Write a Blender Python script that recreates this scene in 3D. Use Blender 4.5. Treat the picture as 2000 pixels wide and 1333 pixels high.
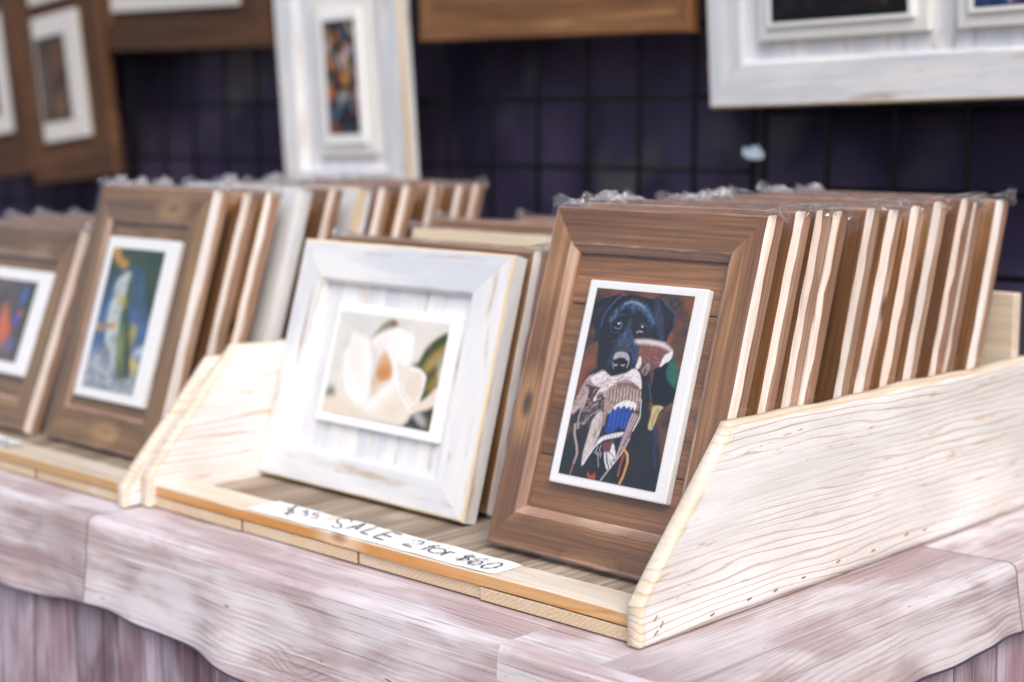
import bpy, bmesh, math, random
import numpy as np
from mathutils import Matrix, Vector

for o in list(bpy.data.objects): bpy.data.objects.remove(o)
SC = bpy.context.scene
COL = SC.collection
R = math.radians

# ------------------------------------------------------------------ camera
cam_d = bpy.data.cameras.new('camera'); cam = bpy.data.objects.new('camera', cam_d); COL.objects.link(cam)
cam_d.sensor_width = 36; cam_d.sensor_fit = 'HORIZONTAL'; cam_d.lens = 55.96
cam_d.clip_start = 0.02; cam_d.clip_end = 500
RT = ((0.7227, 0.6912, 0.0), (0.0918, -0.0960, -0.9911), (-0.6850, 0.7163, -0.1328))
m = Matrix((RT[0], [-v for v in RT[1]], [-v for v in RT[2]])).transposed().to_4x4()
m.translation = (0.8793, -1.0962, 0.4706)
cam.matrix_world = m
cam_d.dof.use_dof = True; cam_d.dof.focus_distance = 1.56; cam_d.dof.aperture_fstop = 2.6
cam_d.dof.aperture_blades = 9
SC.camera = cam
# ------------------------------------------------------------------ light
world = bpy.data.worlds.new('World'); SC.world = world; world.use_nodes = True
wt = world.node_tree; wt.nodes.clear()
sky = wt.nodes.new('ShaderNodeTexSky'); sky.sky_type = 'NISHITA'; sky.sun_disc = False
SUN_EL, SUN_AZ = R(47), R(124)          # azimuth measured from +Y clockwise: front right of the stall
sky.sun_elevation = SUN_EL; sky.sun_rotation = SUN_AZ
sky.dust_density = 4.0; sky.air_density = 1.0; sky.ozone_density = 1.0
bg = wt.nodes.new('ShaderNodeBackground'); bg.inputs['Strength'].default_value = 0.15
wo = wt.nodes.new('ShaderNodeOutputWorld')
wt.links.new(sky.outputs[0], bg.inputs[0]); wt.links.new(bg.outputs[0], wo.inputs[0])
sun_d = bpy.data.lights.new('sun', 'SUN'); sun = bpy.data.objects.new('sun', sun_d); COL.objects.link(sun)
sun_d.energy = 1.25; sun_d.angle = R(40); sun_d.color = (1.0, 0.992, 0.98)
sd = Vector((math.sin(SUN_AZ)*math.cos(SUN_EL), math.cos(SUN_AZ)*math.cos(SUN_EL), math.sin(SUN_EL)))
sun.rotation_euler = sd.to_track_quat('Z', 'Y').to_euler(); sun.location = sd*20
SC.view_settings.view_transform = 'Standard'; SC.view_settings.look = 'None'
SC.view_settings.gamma = 1; SC.view_settings.exposure = 0.30
SC.view_settings.use_curve_mapping = False
SC.render.engine = 'CYCLES'
SC.cycles.use_denoising = True; SC.cycles.denoiser = 'OPENIMAGEDENOISE'; SC.cycles.denoising_input_passes = 'RGB_ALBEDO_NORMAL'; SC.cycles.denoising_prefilter = 'ACCURATE'
SC.cycles.max_bounces = 10; SC.cycles.transparent_max_bounces = 40
SC.cycles.caustics_reflective = False; SC.cycles.caustics_refractive = False

# ------------------------------------------------------------------ node helper
def lin(c):
    c = [v/255 for v in c]
    return tuple(v/12.92 if v <= .04045 else ((v+.055)/1.055)**2.4 for v in c) + (1.0,)
class NT:
    def __init__(s, name):
        s.m = bpy.data.materials.new(name); s.m.use_nodes = True; s.t = s.m.node_tree; s.t.nodes.clear()
        s.out = s.t.nodes.new('ShaderNodeOutputMaterial')
    def n(s, typ, props=None, **ins):
        nd = s.t.nodes.new('ShaderNode'+typ)
        for k, v in (props or {}).items(): setattr(nd, k, v)
        for k, v in ins.items():
            sock = nd.inputs[int(k[1:])] if k[0] == 'i' and k[1:].isdigit() else nd.inputs[k.replace('_', ' ')]
            if isinstance(v, bpy.types.NodeSocket): s.t.links.new(v, sock)
            else: sock.default_value = v
        return nd
    def math(s, op, a, b=0.0, c=0.0, clamp=False):
        return s.n('Math', {'operation': op, 'use_clamp': clamp}, i0=a, i1=b, i2=c).outputs[0]
    def vmul(s, a, b): return s.n('VectorMath', {'operation': 'MULTIPLY'}, i0=a, i1=b).outputs[0]
    def vadd(s, a, b): return s.n('VectorMath', {'operation': 'ADD'}, i0=a, i1=b).outputs[0]
    def noise(s, v, scale=1, detail=3, rough=.55, dist=0):
        return s.n('TexNoise', Vector=v, Scale=scale, Detail=detail, Roughness=rough, Distortion=dist).outputs['Fac']
    def sm(s, x, a, b, lo=0., hi=1.):
        return s.n('MapRange', {'interpolation_type': 'SMOOTHSTEP'}, Value=x, From_Min=a, From_Max=b, To_Min=lo, To_Max=hi).outputs[0]
    def mix(s, f, a, b, mode='MIX'):
        nd = s.t.nodes.new('ShaderNodeMix'); nd.data_type = 'RGBA'; nd.blend_type = mode
        for sock, v in ((nd.inputs[0], f), (nd.inputs[6], a), (nd.inputs[7], b)):
            if isinstance(v, bpy.types.NodeSocket): s.t.links.new(v, sock)
            else: sock.default_value = v
        return nd.outputs[2]
    def pbr(s, col, rough=.6, height=None, bump=.3, dist=.001, spec=.4):
        b = s.n('BsdfPrincipled', Base_Color=col, Roughness=rough)
        b.inputs['Specular IOR Level'].default_value = spec
        if height is not None:
            bp = s.n('Bump', Strength=bump, Distance=dist, Height=height)
            s.t.links.new(bp.outputs[0], b.inputs['Normal'])
        s.t.links.new(b.outputs[0], s.out.inputs[0])
        return s.m
    def coords(s, k=1.0):
        tc = s.n('TexCoord').outputs['Object']
        r = s.n('ObjectInfo').outputs['Random']
        off = s.n('CombineXYZ', i0=s.math('MULTIPLY', r, 37.3*k), i1=s.math('MULTIPLY', r, 13.7*k), i2=s.math('MULTIPLY', r, 23.1*k)).outputs[0]
        return s.vadd(tc, off), tc, r

def wood(name, mid, dark, light, knot=(60, 40, 28), F=70, warp=3.0, ring=.75, rough=.55, paint=None, cover=.5, tint=.34, spec=.35, knots=.76, bump=.35, scuff=0.0):
    """plank with the grain along local X: growth rings, fibres, knots, blotchy stain and, with paint, a worn coat"""
    t = NT(name); p, tc, rnd = t.coords()
    nw = t.noise(t.vmul(p, (1.8, 11, 11)), 1, 2)
    vor = t.n('TexVoronoi', {'feature': 'F1'}, Vector=t.vadd(t.vmul(p, (7, 15, 15)), (3.3, 1.2, .4)), Scale=1.0, Randomness=1.0)
    gate = t.math('GREATER_THAN', t.n('SeparateColor', i0=vor.outputs['Color']).outputs[0], knots)
    kd = vor.outputs['Distance']
    kn = t.math('MULTIPLY', gate, t.sm(kd, .42, .02))
    sp = t.n('SeparateXYZ', i0=p)
    ph = t.math('MULTIPLY', sp.outputs[2], F)
    ph = t.math('MULTIPLY_ADD', sp.outputs[1], F*.8, ph)
    ph = t.math('MULTIPLY_ADD', nw, warp*2, ph)
    ph = t.math('MULTIPLY_ADD', kn, 4.5, ph)
    rg = t.math('SINE', t.math('MULTIPLY', ph, 6.283))
    rg = t.math('POWER', t.math('MULTIPLY_ADD', rg, .5, .5), 2.2)
    rmod = t.noise(t.vmul(p, (1.0, 25, 25)), 1, 3)
    rg = t.math('MULTIPLY', rg, t.sm(rmod, .3, .7))
    fib = t.noise(t.vmul(p, (5, 380, 380)), 1, 3, .6)
    blot = t.noise(t.vmul(p, (1.9, 24, 24)), 1, 4, .55, .3)
    fine = t.noise(p, 240, 3, .6)
    c = t.mix(t.sm(blot, .3, .72), lin(dark), lin(mid))
    c = t.mix(t.math('MULTIPLY', t.sm(blot, .52, .78), .8), c, lin(light))
    c = t.mix(t.math('MULTIPLY', rg, ring), c, lin(dark))
    c = t.mix(t.math('MULTIPLY', gate, t.sm(kd, .40, .14, 0, .6)), c, lin(light))
    c = t.mix(t.math('MULTIPLY', gate, t.sm(kd, .16, .05, 0, .85)), c, lin(knot))
    fm = t.sm(fib, .25, .75, 1-tint, 1+tint)
    c = t.mix(1.0, c, t.n('CombineColor', i0=fm, i1=fm, i2=fm).outputs[0], 'MULTIPLY')
    br = t.math('MULTIPLY_ADD', rnd, .34, .83)
    c = t.mix(1.0, c, t.n('CombineColor', i0=br, i1=br, i2=br).outputs[0], 'MULTIPLY')
    hgt = t.math('MULTIPLY_ADD', rg, -.5, t.math('MULTIPLY', fib, .5))
    if paint:
        pm = t.noise(t.vmul(p, (6, 46, 46)), 1, 5, .65)
        pm = t.math('MULTIPLY_ADD', rg, -.12, t.math('MULTIPLY_ADD', fib, .10, pm))
        mk = t.sm(pm, cover-.07, cover+.10)
        thin = t.noise(t.vmul(p, (4, 22, 22)), 1, 5, .6)
        pc = t.mix(t.sm(thin, .35, .62), lin((paint[0]-24, paint[1]-20, paint[2]-14)), lin(paint))
        c = t.mix(mk, c, pc)
        hgt = t.math('MULTIPLY_ADD', mk, .8, hgt)
    if scuff:
        sc = t.noise(t.vmul(p, (8, 60, 60)), 1, 4, .7)
        c = t.mix(t.math('MULTIPLY', t.sm(sc, .66, .74), scuff), c, lin((196, 180, 168)))
    rr = t.sm(fine, .3, .7, rough-.08, rough+.1)
    return t.pbr(c, rr, hgt, bump, .0012, spec)

M = {}
M['brown'] = wood('brown stained wood', (156, 111, 74), (114, 78, 50), (188, 143, 98), scuff=.12)
M['brown_dark'] = wood('dark brown stained wood', (96, 64, 40), (70, 45, 28), (122, 84, 54), scuff=.05)
M['brown_red'] = wood('reddish brown stained wood', (152, 108, 76), (110, 75, 50), (188, 143, 102), scuff=.12)
M['olive'] = wood('weathered brown wood', (148, 114, 74), (110, 80, 54), (180, 144, 96), scuff=.12)
M['edge'] = wood('pale edge with painted film sheen', (249, 242, 238), (228, 206, 190), (252, 249, 247), F=40, ring=.28, knots=.95, tint=.09)  # near-white strip paints the sleeve film's reflection on right-hand frame edges
M['outer'] = wood('brown edge painted as lit', (186, 148, 122), (146, 110, 88), (216, 184, 160), F=50, ring=.5, knots=.8, tint=.3)  # outer faces and chamfers catch more light; that brightness is in this colour
M['white'] = wood('white distressed paint', (205, 190, 168), (176, 158, 140), (218, 200, 174), paint=(236, 236, 237), cover=.37, tint=.08, rough=.55)
M['cream'] = wood('bare cream wood edge', (236, 218, 186), (214, 186, 146), (246, 234, 210), tint=.08, ring=.4)
M['pine'] = wood('bare pine', (220, 190, 148), (202, 158, 108), (232, 210, 174), knot=(150, 96, 52), F=60, ring=.5, tint=.12, knots=.86)
M['pine_orange'] = wood('orange pine', (224, 190, 144), (200, 138, 74), (236, 216, 186), knot=(140, 84, 44), F=30, warp=6, ring=.75, tint=.10, knots=.8)
M['pine_pale'] = wood('limed pine', (228, 216, 198), (208, 190, 166), (238, 230, 218), knot=(120, 90, 62), F=60, ring=.45, tint=.12, knots=.9)
M['floor'] = wood('weathered grey boards', (168, 152, 134), (124, 108, 92), (190, 176, 158), knot=(90, 74, 60), F=90, ring=.6, tint=.3, rough=.75, bump=.7)

def endgrain():
    t = NT('sawn end grain'); p, tc, rnd = t.coords(.2)
    s = t.n('SeparateXYZ', i0=p)
    w = t.noise(p, 22, 3)
    rad = t.math('SQRT', t.math('ADD', t.math('POWER', t.math('MULTIPLY_ADD', rnd, .2, s.outputs[1]), 2.), t.math('POWER', t.math('ADD', s.outputs[2], .03), 2.)))
    rg = t.math('MULTIPLY_ADD', t.math('SINE', t.math('MULTIPLY_ADD', rad, 1500, t.math('MULTIPLY', w, 20))), .5, .5)
    sp = t.noise(t.vmul(p, (1, 1, 1)), 900, 2, .7)
    c = t.mix(t.math('MULTIPLY', rg, .45), lin((228, 208, 178)), lin((202, 172, 134)))
    c = t.mix(t.sm(sp, .56, .72), c, lin((160, 116, 76)))
    bl = t.noise(p, 30, 3)
    c = t.mix(t.sm(bl, .5, .75, 0, .5), c, lin((226, 218, 206)))
    return t.pbr(c, .8, sp, .5, .001, .2)
M['end'] = endgrain()

def side_board_mat():
    """white washed board; 'wear' on the mesh says how near the bare cut edge a point lies"""
    t = NT('white washed board'); p, tc, rnd = t.coords()
    wear = t.n('Attribute', {'attribute_name': 'wear'}).outputs['Fac']
    s = t.n('SeparateXYZ', i0=p); so = t.n('SeparateXYZ', i0=tc)
    n1 = t.noise(t.vmul(p, (1.7, 7, 13)), 1, 3); n2 = t.noise(t.vmul(p, (9, 30, 30)), 1, 2)
    n3 = t.noise(t.vmul(p, (1.2, 3, 3)), 1, 2)
    ph = t.math('MULTIPLY', s.outputs[2], 125)
    ph = t.math('MULTIPLY_ADD', n1, 7.0, ph); ph = t.math('MULTIPLY_ADD', n2, .7, ph); ph = t.math('MULTIPLY_ADD', n3, 7, ph)
    fr = t.math('FRACT', ph)
    line = t.math('MULTIPLY', t.sm(fr, .60, .88), t.sm(fr, 1.0, .92))
    dens = t.noise(t.vmul(p, (3, 12, 12)), 1, 3)
    ls = t.math('MULTIPLY', line, t.sm(dens, .30, .60, .12, 1.0))
    fib = t.noise(t.vmul(p, (14, 500, 500)), 1, 3, .6)
    base = t.mix(t.sm(t.noise(t.vmul(p, (5, 20, 20)), 1, 4), .35, .65), lin((226, 223, 221)), lin((243, 242, 241)))
    c = t.mix(t.math('MULTIPLY', ls, .62), base, lin((196, 168, 138)))
    gr = t.noise(t.vmul(p, (14, 120, 120)), 1, 4, .7)
    c = t.mix(t.math('MULTIPLY', t.sm(gr, .61, .71), .8), c, lin((206, 160, 112)))
    dk = t.noise(t.vadd(t.vmul(p, (30, 160, 160)), (5, 5, 5)), 1, 3, .6)
    c = t.mix(t.math('MULTIPLY', t.sm(dk, .68, .75), .65), c, lin((140, 112, 86)))
    wn = t.noise(t.vmul(p, (26, 60, 60)), 1, 5, .7)
    wm = t.sm(t.math('MULTIPLY_ADD', wn, .9, wear), .95, 1.2)
    pine = t.mix(t.math('MULTIPLY', ls, .6), t.mix(t.sm(n2, .35, .65), lin((216, 194, 164)), lin((230, 217, 197))), lin((196, 156, 112)))
    c = t.mix(t.math('MULTIPLY', wm, .75), c, pine)
    fm = t.sm(fib, .25, .75, .92, 1.06)
    c = t.mix(1., c, t.n('CombineColor', i0=fm, i1=fm, i2=fm).outputs[0], 'MULTIPLY')
    h = t.math('MULTIPLY_ADD', ls, -1.0, t.math('MULTIPLY', fib, .3))
    return t.pbr(c, .6, h, .45, .0012, .3)
M['side'] = side_board_mat()

def simple(name, col, rough=.6, n=0.0, sc=60, spec=.4, metal=0):
    t = NT(name); p, tc, rnd = t.coords()
    f = t.noise(p, sc, 4, .6); fm = t.sm(f, .2, .8, 1-n, 1+n)
    c = t.mix(1., lin(col), t.n('CombineColor', i0=fm, i1=fm, i2=fm).outputs[0], 'MULTIPLY')
    m_ = t.pbr(c, rough, f, .15, .0006, spec)
    if metal: t.m.node_tree.nodes['Principled BSDF'].inputs['Metallic'].default_value = metal
    return m_
M['mat_board'] = simple('white canvas board', (247, 247, 248), .6, .03, 300)
M['mould'] = simple('white painted moulding', (232, 231, 228), .5, .05, 120)
M['grey_mat'] = simple('greyed white board', (206, 204, 200), .6, .05, 120)
M['wire'] = simple('black coated wire', (9, 9, 10), .5, .1, 200, spec=.2)
M['paper'] = simple('white paper', (246, 246, 246), .7, .02, 200)
M['ink'] = simple('black ink', (26, 28, 34), .5, .1, 200)
M['staple'] = simple('dull steel', (150, 132, 112), .5, .1, 200, metal=.7)
M['tie'] = simple('pale blue plastic', (196, 216, 232), .4, .03, 100)
M['edge_shadow'] = simple('stitched hem edge with painted shadow', (70, 66, 84), .8, .15, 200)  # stitched hem edge, with the shadow line under it put into the colour
M['ground'] = simple('grey paving', (128, 124, 118), .9, .12, 9)

def curtain_mat():
    t = NT('dark purple cloth'); p, tc, rnd = t.coords()
    b = t.noise(t.vmul(p, (3.2, 1, 3.0)), 1, 3, .5); w = t.noise(p, 700, 2); o = t.noise(t.vadd(t.vmul(p, (4.5, 1, 4)), (9, 2, 4)), 1, 2, .5)
    c = t.mix(t.sm(b, .42, .66), lin((54, 47, 72)), lin((82, 74, 100)))
    c = t.mix(t.sm(o, .56, .74, 0, .85), c, lin((104, 102, 100)))
    return t.pbr(c, .85, w, .3, .0008, .15)
M['curtain'] = curtain_mat()

def print_mat():
    t = NT('matt canvas print'); p, tc, rnd = t.coords(0)
    c = t.n('Attribute', {'attribute_name': 'print_colour'}).outputs['Color']
    s = t.n('SeparateXYZ', i0=tc)
    wv = t.math('MULTIPLY', t.math('SINE', t.math('MULTIPLY', s.outputs[0], 5200)), t.math('SINE', t.math('MULTIPLY', s.outputs[2], 5200)))
    f = t.noise(tc, 900, 2)
    fm = t.math('MULTIPLY_ADD', wv, .10, t.sm(f, .2, .8, .9, 1.1))
    c = t.mix(1., c, t.n('CombineColor', i0=fm, i1=fm, i2=fm).outputs[0], 'MULTIPLY')
    return t.pbr(c, .62, wv, .12, .0004, .3)
M['print'] = print_mat()

def plastic(name, haze, gl, rough, bscale, bstr):
    t = NT(name); p, tc, rnd = t.coords()
    n1 = t.noise(t.vmul(p, (1, 1, 1)), bscale, 4, .6, .8); n2 = t.noise(t.vmul(p, (3, 3, .6)), bscale*.5, 3)
    h = t.math('ADD', n1, n2)
    bp = t.n('Bump', Strength=bstr, Distance=.004, Height=h)
    g = t.n('BsdfGlossy', Color=(1, 1, 1, 1), Roughness=rough, Normal=bp.outputs[0])
    tr = t.n('BsdfTransparent', Color=(1, 1, 1, 1))
    geo = t.n('NewGeometry')
    dt_ = t.math('ABSOLUTE', t.n('VectorMath', {'operation': 'DOT_PRODUCT'}, i0=geo.outputs['Incoming'], i1=bp.outputs[0]).outputs['Value'])
    fr = t.math('MULTIPLY_ADD', t.math('POWER', t.math('SUBTRACT', 1.0, dt_, clamp=True), 5.0), .94, .06)
    a = t.n('MixShader', i0=t.math('MULTIPLY', fr, gl, clamp=True), i1=tr.outputs[0], i2=g.outputs[0])
    d = t.n('BsdfDiffuse', Color=(.92, .94, .97, 1), Normal=bp.outputs[0])
    tl = t.n('BsdfTranslucent', Color=(.92, .94, .97, 1), Normal=bp.outputs[0])
    dd = t.n('MixShader', i0=.5, i1=d.outputs[0], i2=tl.outputs[0])
    st = t.sm(n1, .45, .75, haze*.3, haze*1.7)
    b = t.n('MixShader', i0=st, i1=a.outputs[0], i2=dd.outputs[0])
    t.t.links.new(b.outputs[0], t.out.inputs[0])
    return t.m
M['sleeve'] = plastic('clear plastic film', .018, 1.0, .10, 18, .4)
M['crumple'] = plastic('crumpled clear film', .08, 2.2, .16, 60, .6)
M['tuft'] = plastic('bunched clear film', .55, 1.6, .2, 80, .7)

def cloth_mat(name, cols, bw, bh, dark, sharp=1.0):
    """cloth printed with boards: print_uv runs along (x) and across (y) the printed boards"""
    t = NT(name)
    uv = t.n('Attribute', {'attribute_name': 'print_uv'}).outputs['Vector']
    wn = t.noise(t.vmul(uv, (4, 4, 4)), 1, 2)
    uvw = t.vadd(uv, t.n('CombineXYZ', i0=t.math('MULTIPLY_ADD', wn, .02, -.01), i1=t.math('MULTIPLY_ADD', wn, .012, -.006)).outputs[0])
    br = t.n('TexBrick', {'offset': .0 if bw < 1 else .37, 'squash': 1.0}, Vector=uvw, Color1=(0, 0, 0, 1), Color2=(1, 1, 1, 1), Mortar=(.5, .5, .5, 1), Scale=1.0, Mortar_Size=.0013, Mortar_Smooth=.3, Bias=0.0, Brick_Width=bw, Row_Height=bh)
    cell = t.n('SeparateColor', i0=br.outputs['Color']).outputs[0]
    cellv = t.n('CombineXYZ', i0=t.math('MULTIPLY', cell, 9.), i1=t.math('MULTIPLY', cell, 5.)).outputs[0]
    q = t.vadd(uv, cellv)
    g1 = t.noise(t.vmul(q, (1.8, 36, 1)), 1, 4, .6, .2)
    g2 = t.noise(t.vmul(q, (4, 270, 1)), 1, 3, .6)
    g3 = t.noise(t.vmul(q, (5.5, 15, 1)), 1, 4, .55, .4)
    w1 = t.noise(t.vmul(q, (2.2, 7, 1)), 1, 2)
    sx = t.n('SeparateXYZ', i0=q)
    vor = t.n('TexVoronoi', {'feature': 'F1'}, Vector=t.vmul(q, (6, 9, 1)), Scale=1.0)
    gate = t.math('GREATER_THAN', t.n('SeparateColor', i0=vor.outputs['Color']).outputs[0], .74)
    kn = t.math('MULTIPLY', gate, t.sm(vor.outputs['Distance'], .35, .0))
    ph = t.math('MULTIPLY_ADD', w1, 11, t.math('MULTIPLY_ADD', kn, 4, t.math('MULTIPLY', sx.outputs[1], 190)))
    rg = t.math('MULTIPLY_ADD', t.math('SINE', t.math('MULTIPLY', ph, 6.283)), .5, .5)
    c = t.mix(t.sm(g3, .40, .60), lin(cols[1]), lin(cols[0]))
    c = t.mix(t.sm(g1, .50, .70, 0, .8), c, lin(cols[2]))
    c = t.mix(t.math('MULTIPLY', t.sm(g3, .52, .78, .9, .1), t.math('MULTIPLY', t.math('MULTIPLY', t.math('POWER', rg, 2.5), t.sm(t.noise(t.vmul(q, (4, 12, 1)), 1, 3), .40, .62)), .42*sharp)), c, lin(cols[3]))
    c = t.mix(t.math('MULTIPLY', t.sm(g2, .56, .68), .7*sharp), c, lin(cols[3]))
    c = t.mix(t.math('MULTIPLY', t.sm(g2, .44, .30), .75), c, lin(cols[4]))
    pt = t.noise(t.vadd(t.vmul(q, (3.2, 7, 1)), (4, 9, 0)), 1, 4, .6)
    c = t.mix(t.sm(pt, .52, .72, 0, .55), c, lin((182, 156, 160)))
    c = t.mix(t.sm(pt, .46, .30, 0, .6), c, lin((240, 238, 244)))
    hl = t.noise(t.vmul(q, (3.5, 420, 1)), 1, 3, .6)
    c = t.mix(t.math('MULTIPLY', t.sm(hl, .60, .68), t.sm(rg, .1, .9, .2, .75)), c, lin(cols[3]))
    spk = t.noise(t.vmul(q, (38, 150, 1)), 1, 2, .6)
    c = t.mix(t.math('MULTIPLY', t.sm(spk, .70, .76), .8), c, lin(dark))
    c = t.mix(t.math('MULTIPLY', gate, t.sm(vor.outputs['Distance'], .085, .03, 0, .9)), c, lin(dark))
    tn = t.sm(cell, 0, 1, .84 if bw < 1 else .58, 1.04 if bw < 1 else 1.2)
    c = t.mix(1., c, t.n('CombineColor', i0=tn, i1=tn, i2=tn).outputs[0], 'MULTIPLY')
    c = t.mix(t.math('MULTIPLY', br.outputs['Fac'], .85), c, lin((58, 52, 70)))
    weave = t.noise(t.n('TexCoord').outputs['Object'], 1400, 1)
    return t.pbr(c, .8, weave, .2, .0006, .2)
M['cloth'] = cloth_mat('board printed cloth', ((224, 217, 221), (194, 176, 177), (170, 146, 153), (134, 104, 104), (240, 238, 243)), .70, .60, (112, 78, 88))
M['skirt'] = cloth_mat('dark board printed cloth', ((198, 184, 198), (158, 130, 142), (126, 96, 104), (96, 70, 80), (224, 218, 232)), 3.0, .095, (70, 50, 60), 1.3)

# ------------------------------------------------------------------ object helpers
def thing(name, label, cat, mat=None, loc=(0, 0, 0), group=None):
    o = bpy.data.objects.new(name, None); COL.objects.link(o); o.empty_display_size = .05
    if mat is not None: o.matrix_world = mat
    else: o.location = loc
    o['label'] = label; o['category'] = cat
    if group: o['group'] = group
    return o
def tag(o, label=None, cat=None, group=None, kind=None):
    for k, v in (('label', label), ('category', cat), ('group', group), ('kind', kind)):
        if v: o[k] = v
    return o
def link(name, me, parent=None, loc=(0, 0, 0), rot=(0, 0, 0)):
    o = bpy.data.objects.new(name, me); COL.objects.link(o)
    o.parent = parent; o.location = loc; o.rotation_euler = rot
    return o
def mesh(name, vs, fs, mats, mi=None, smooth=False, recalc=True):
    me = bpy.data.meshes.new(name); me.from_pydata([tuple(v) for v in vs], [], [tuple(f) for f in fs])
    for mt in (mats if isinstance(mats, (list, tuple)) else [mats]): me.materials.append(mt)
    if mi is not None: me.polygons.foreach_set('material_index', np.array(mi, dtype=np.int32))
    if recalc:
        bm = bmesh.new(); bm.from_mesh(me); bmesh.ops.recalc_face_normals(bm, faces=bm.faces); bm.to_mesh(me); bm.free()
    if smooth: me.polygons.foreach_set('use_smooth', np.ones(len(me.polygons), dtype=bool))
    me.update(); return me
def box_mesh(name, x0, x1, y0, y1, z0, z1, mats, bev=.001, seg=2, endmat=None, endaxis=1):
    bm = bmesh.new()
    vs = [bm.verts.new((x, y, z)) for x in (x0, x1) for y in (y0, y1) for z in (z0, z1)]
    for f in ((0, 1, 3, 2), (4, 6, 7, 5), (0, 4, 5, 1), (2, 3, 7, 6), (0, 2, 6, 4), (1, 5, 7, 3)): bm.faces.new([vs[i] for i in f])
    if bev: bmesh.ops.bevel(bm, geom=bm.edges[:], offset=bev, segments=seg, affect='EDGES', profile=.6)
    bmesh.ops.recalc_face_normals(bm, faces=bm.faces)
    if endmat is not None:
        for f in bm.faces:
            if abs(f.normal[endaxis]) > .8: f.material_index = endmat
    me = bpy.data.meshes.new(name); bm.to_mesh(me); bm.free()
    for mt in (mats if isinstance(mats, (list, tuple)) else [mats]): me.materials.append(mt)
    return me

# ------------------------------------------------------------------ prints (flat pictures painted point by point)
def srgb2lin(c):
    c = np.asarray(c, float)/255
    return np.where(c <= .04045, c/12.92, ((c+.055)/1.055)**2.4)
def spline(pts, n=5):
    P = np.array(pts, float); N = len(P); out = []
    for i in range(N):
        a, b, c, d = P[(i-1) % N], P[i], P[(i+1) % N], P[(i+2) % N]
        for k in range(n):
            t = k/n; out.append(.5*((2*b)+(c-a)*t+(2*a-5*b+4*c-d)*t*t+(3*b-a-3*c+d)*t**3))
    return np.array(out)
def pip(P, X, Y):
    r = np.zeros(X.shape, bool); x0, y0 = P[-1]
    for x1, y1 in P:
        if y0 != y1:
            c = ((y0 > Y) != (y1 > Y)) & (X < (x1-x0)*(Y-y0)/(y1-y0)+x0); r ^= c
        x0, y0 = x1, y1
    return r
def blur(A, r):
    r = int(round(r))
    if r < 1: return A
    k = np.ones(2*r+1)/(2*r+1)
    for _ in range(2):
        for ax in (0, 1):
            p = [(0, 0), (0, 0)]; p[ax] = (r, r)
            B = np.pad(A, p, mode='edge'); A = np.apply_along_axis(lambda v: np.convolve(v, k, 'valid'), ax, B)
    return A
def vnoise(nx, ny, fx, fy, rng):
    g = rng.random((int(fy)+2, int(fx)+2)); x = np.linspace(0, fx-1e-6, nx); y = np.linspace(0, fy-1e-6, ny)
    xi = x.astype(int); yi = y.astype(int); a = x-xi; b = y-yi; a = a*a*(3-2*a); b = (b*b*(3-2*b))[:, None]
    g00 = g[np.ix_(yi, xi)]; g10 = g[np.ix_(yi, xi+1)]; g01 = g[np.ix_(yi+1, xi)]; g11 = g[np.ix_(yi+1, xi+1)]
    return (g00*(1-a)+g10*a)*(1-b)+(g01*(1-a)+g11*a)*b
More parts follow.
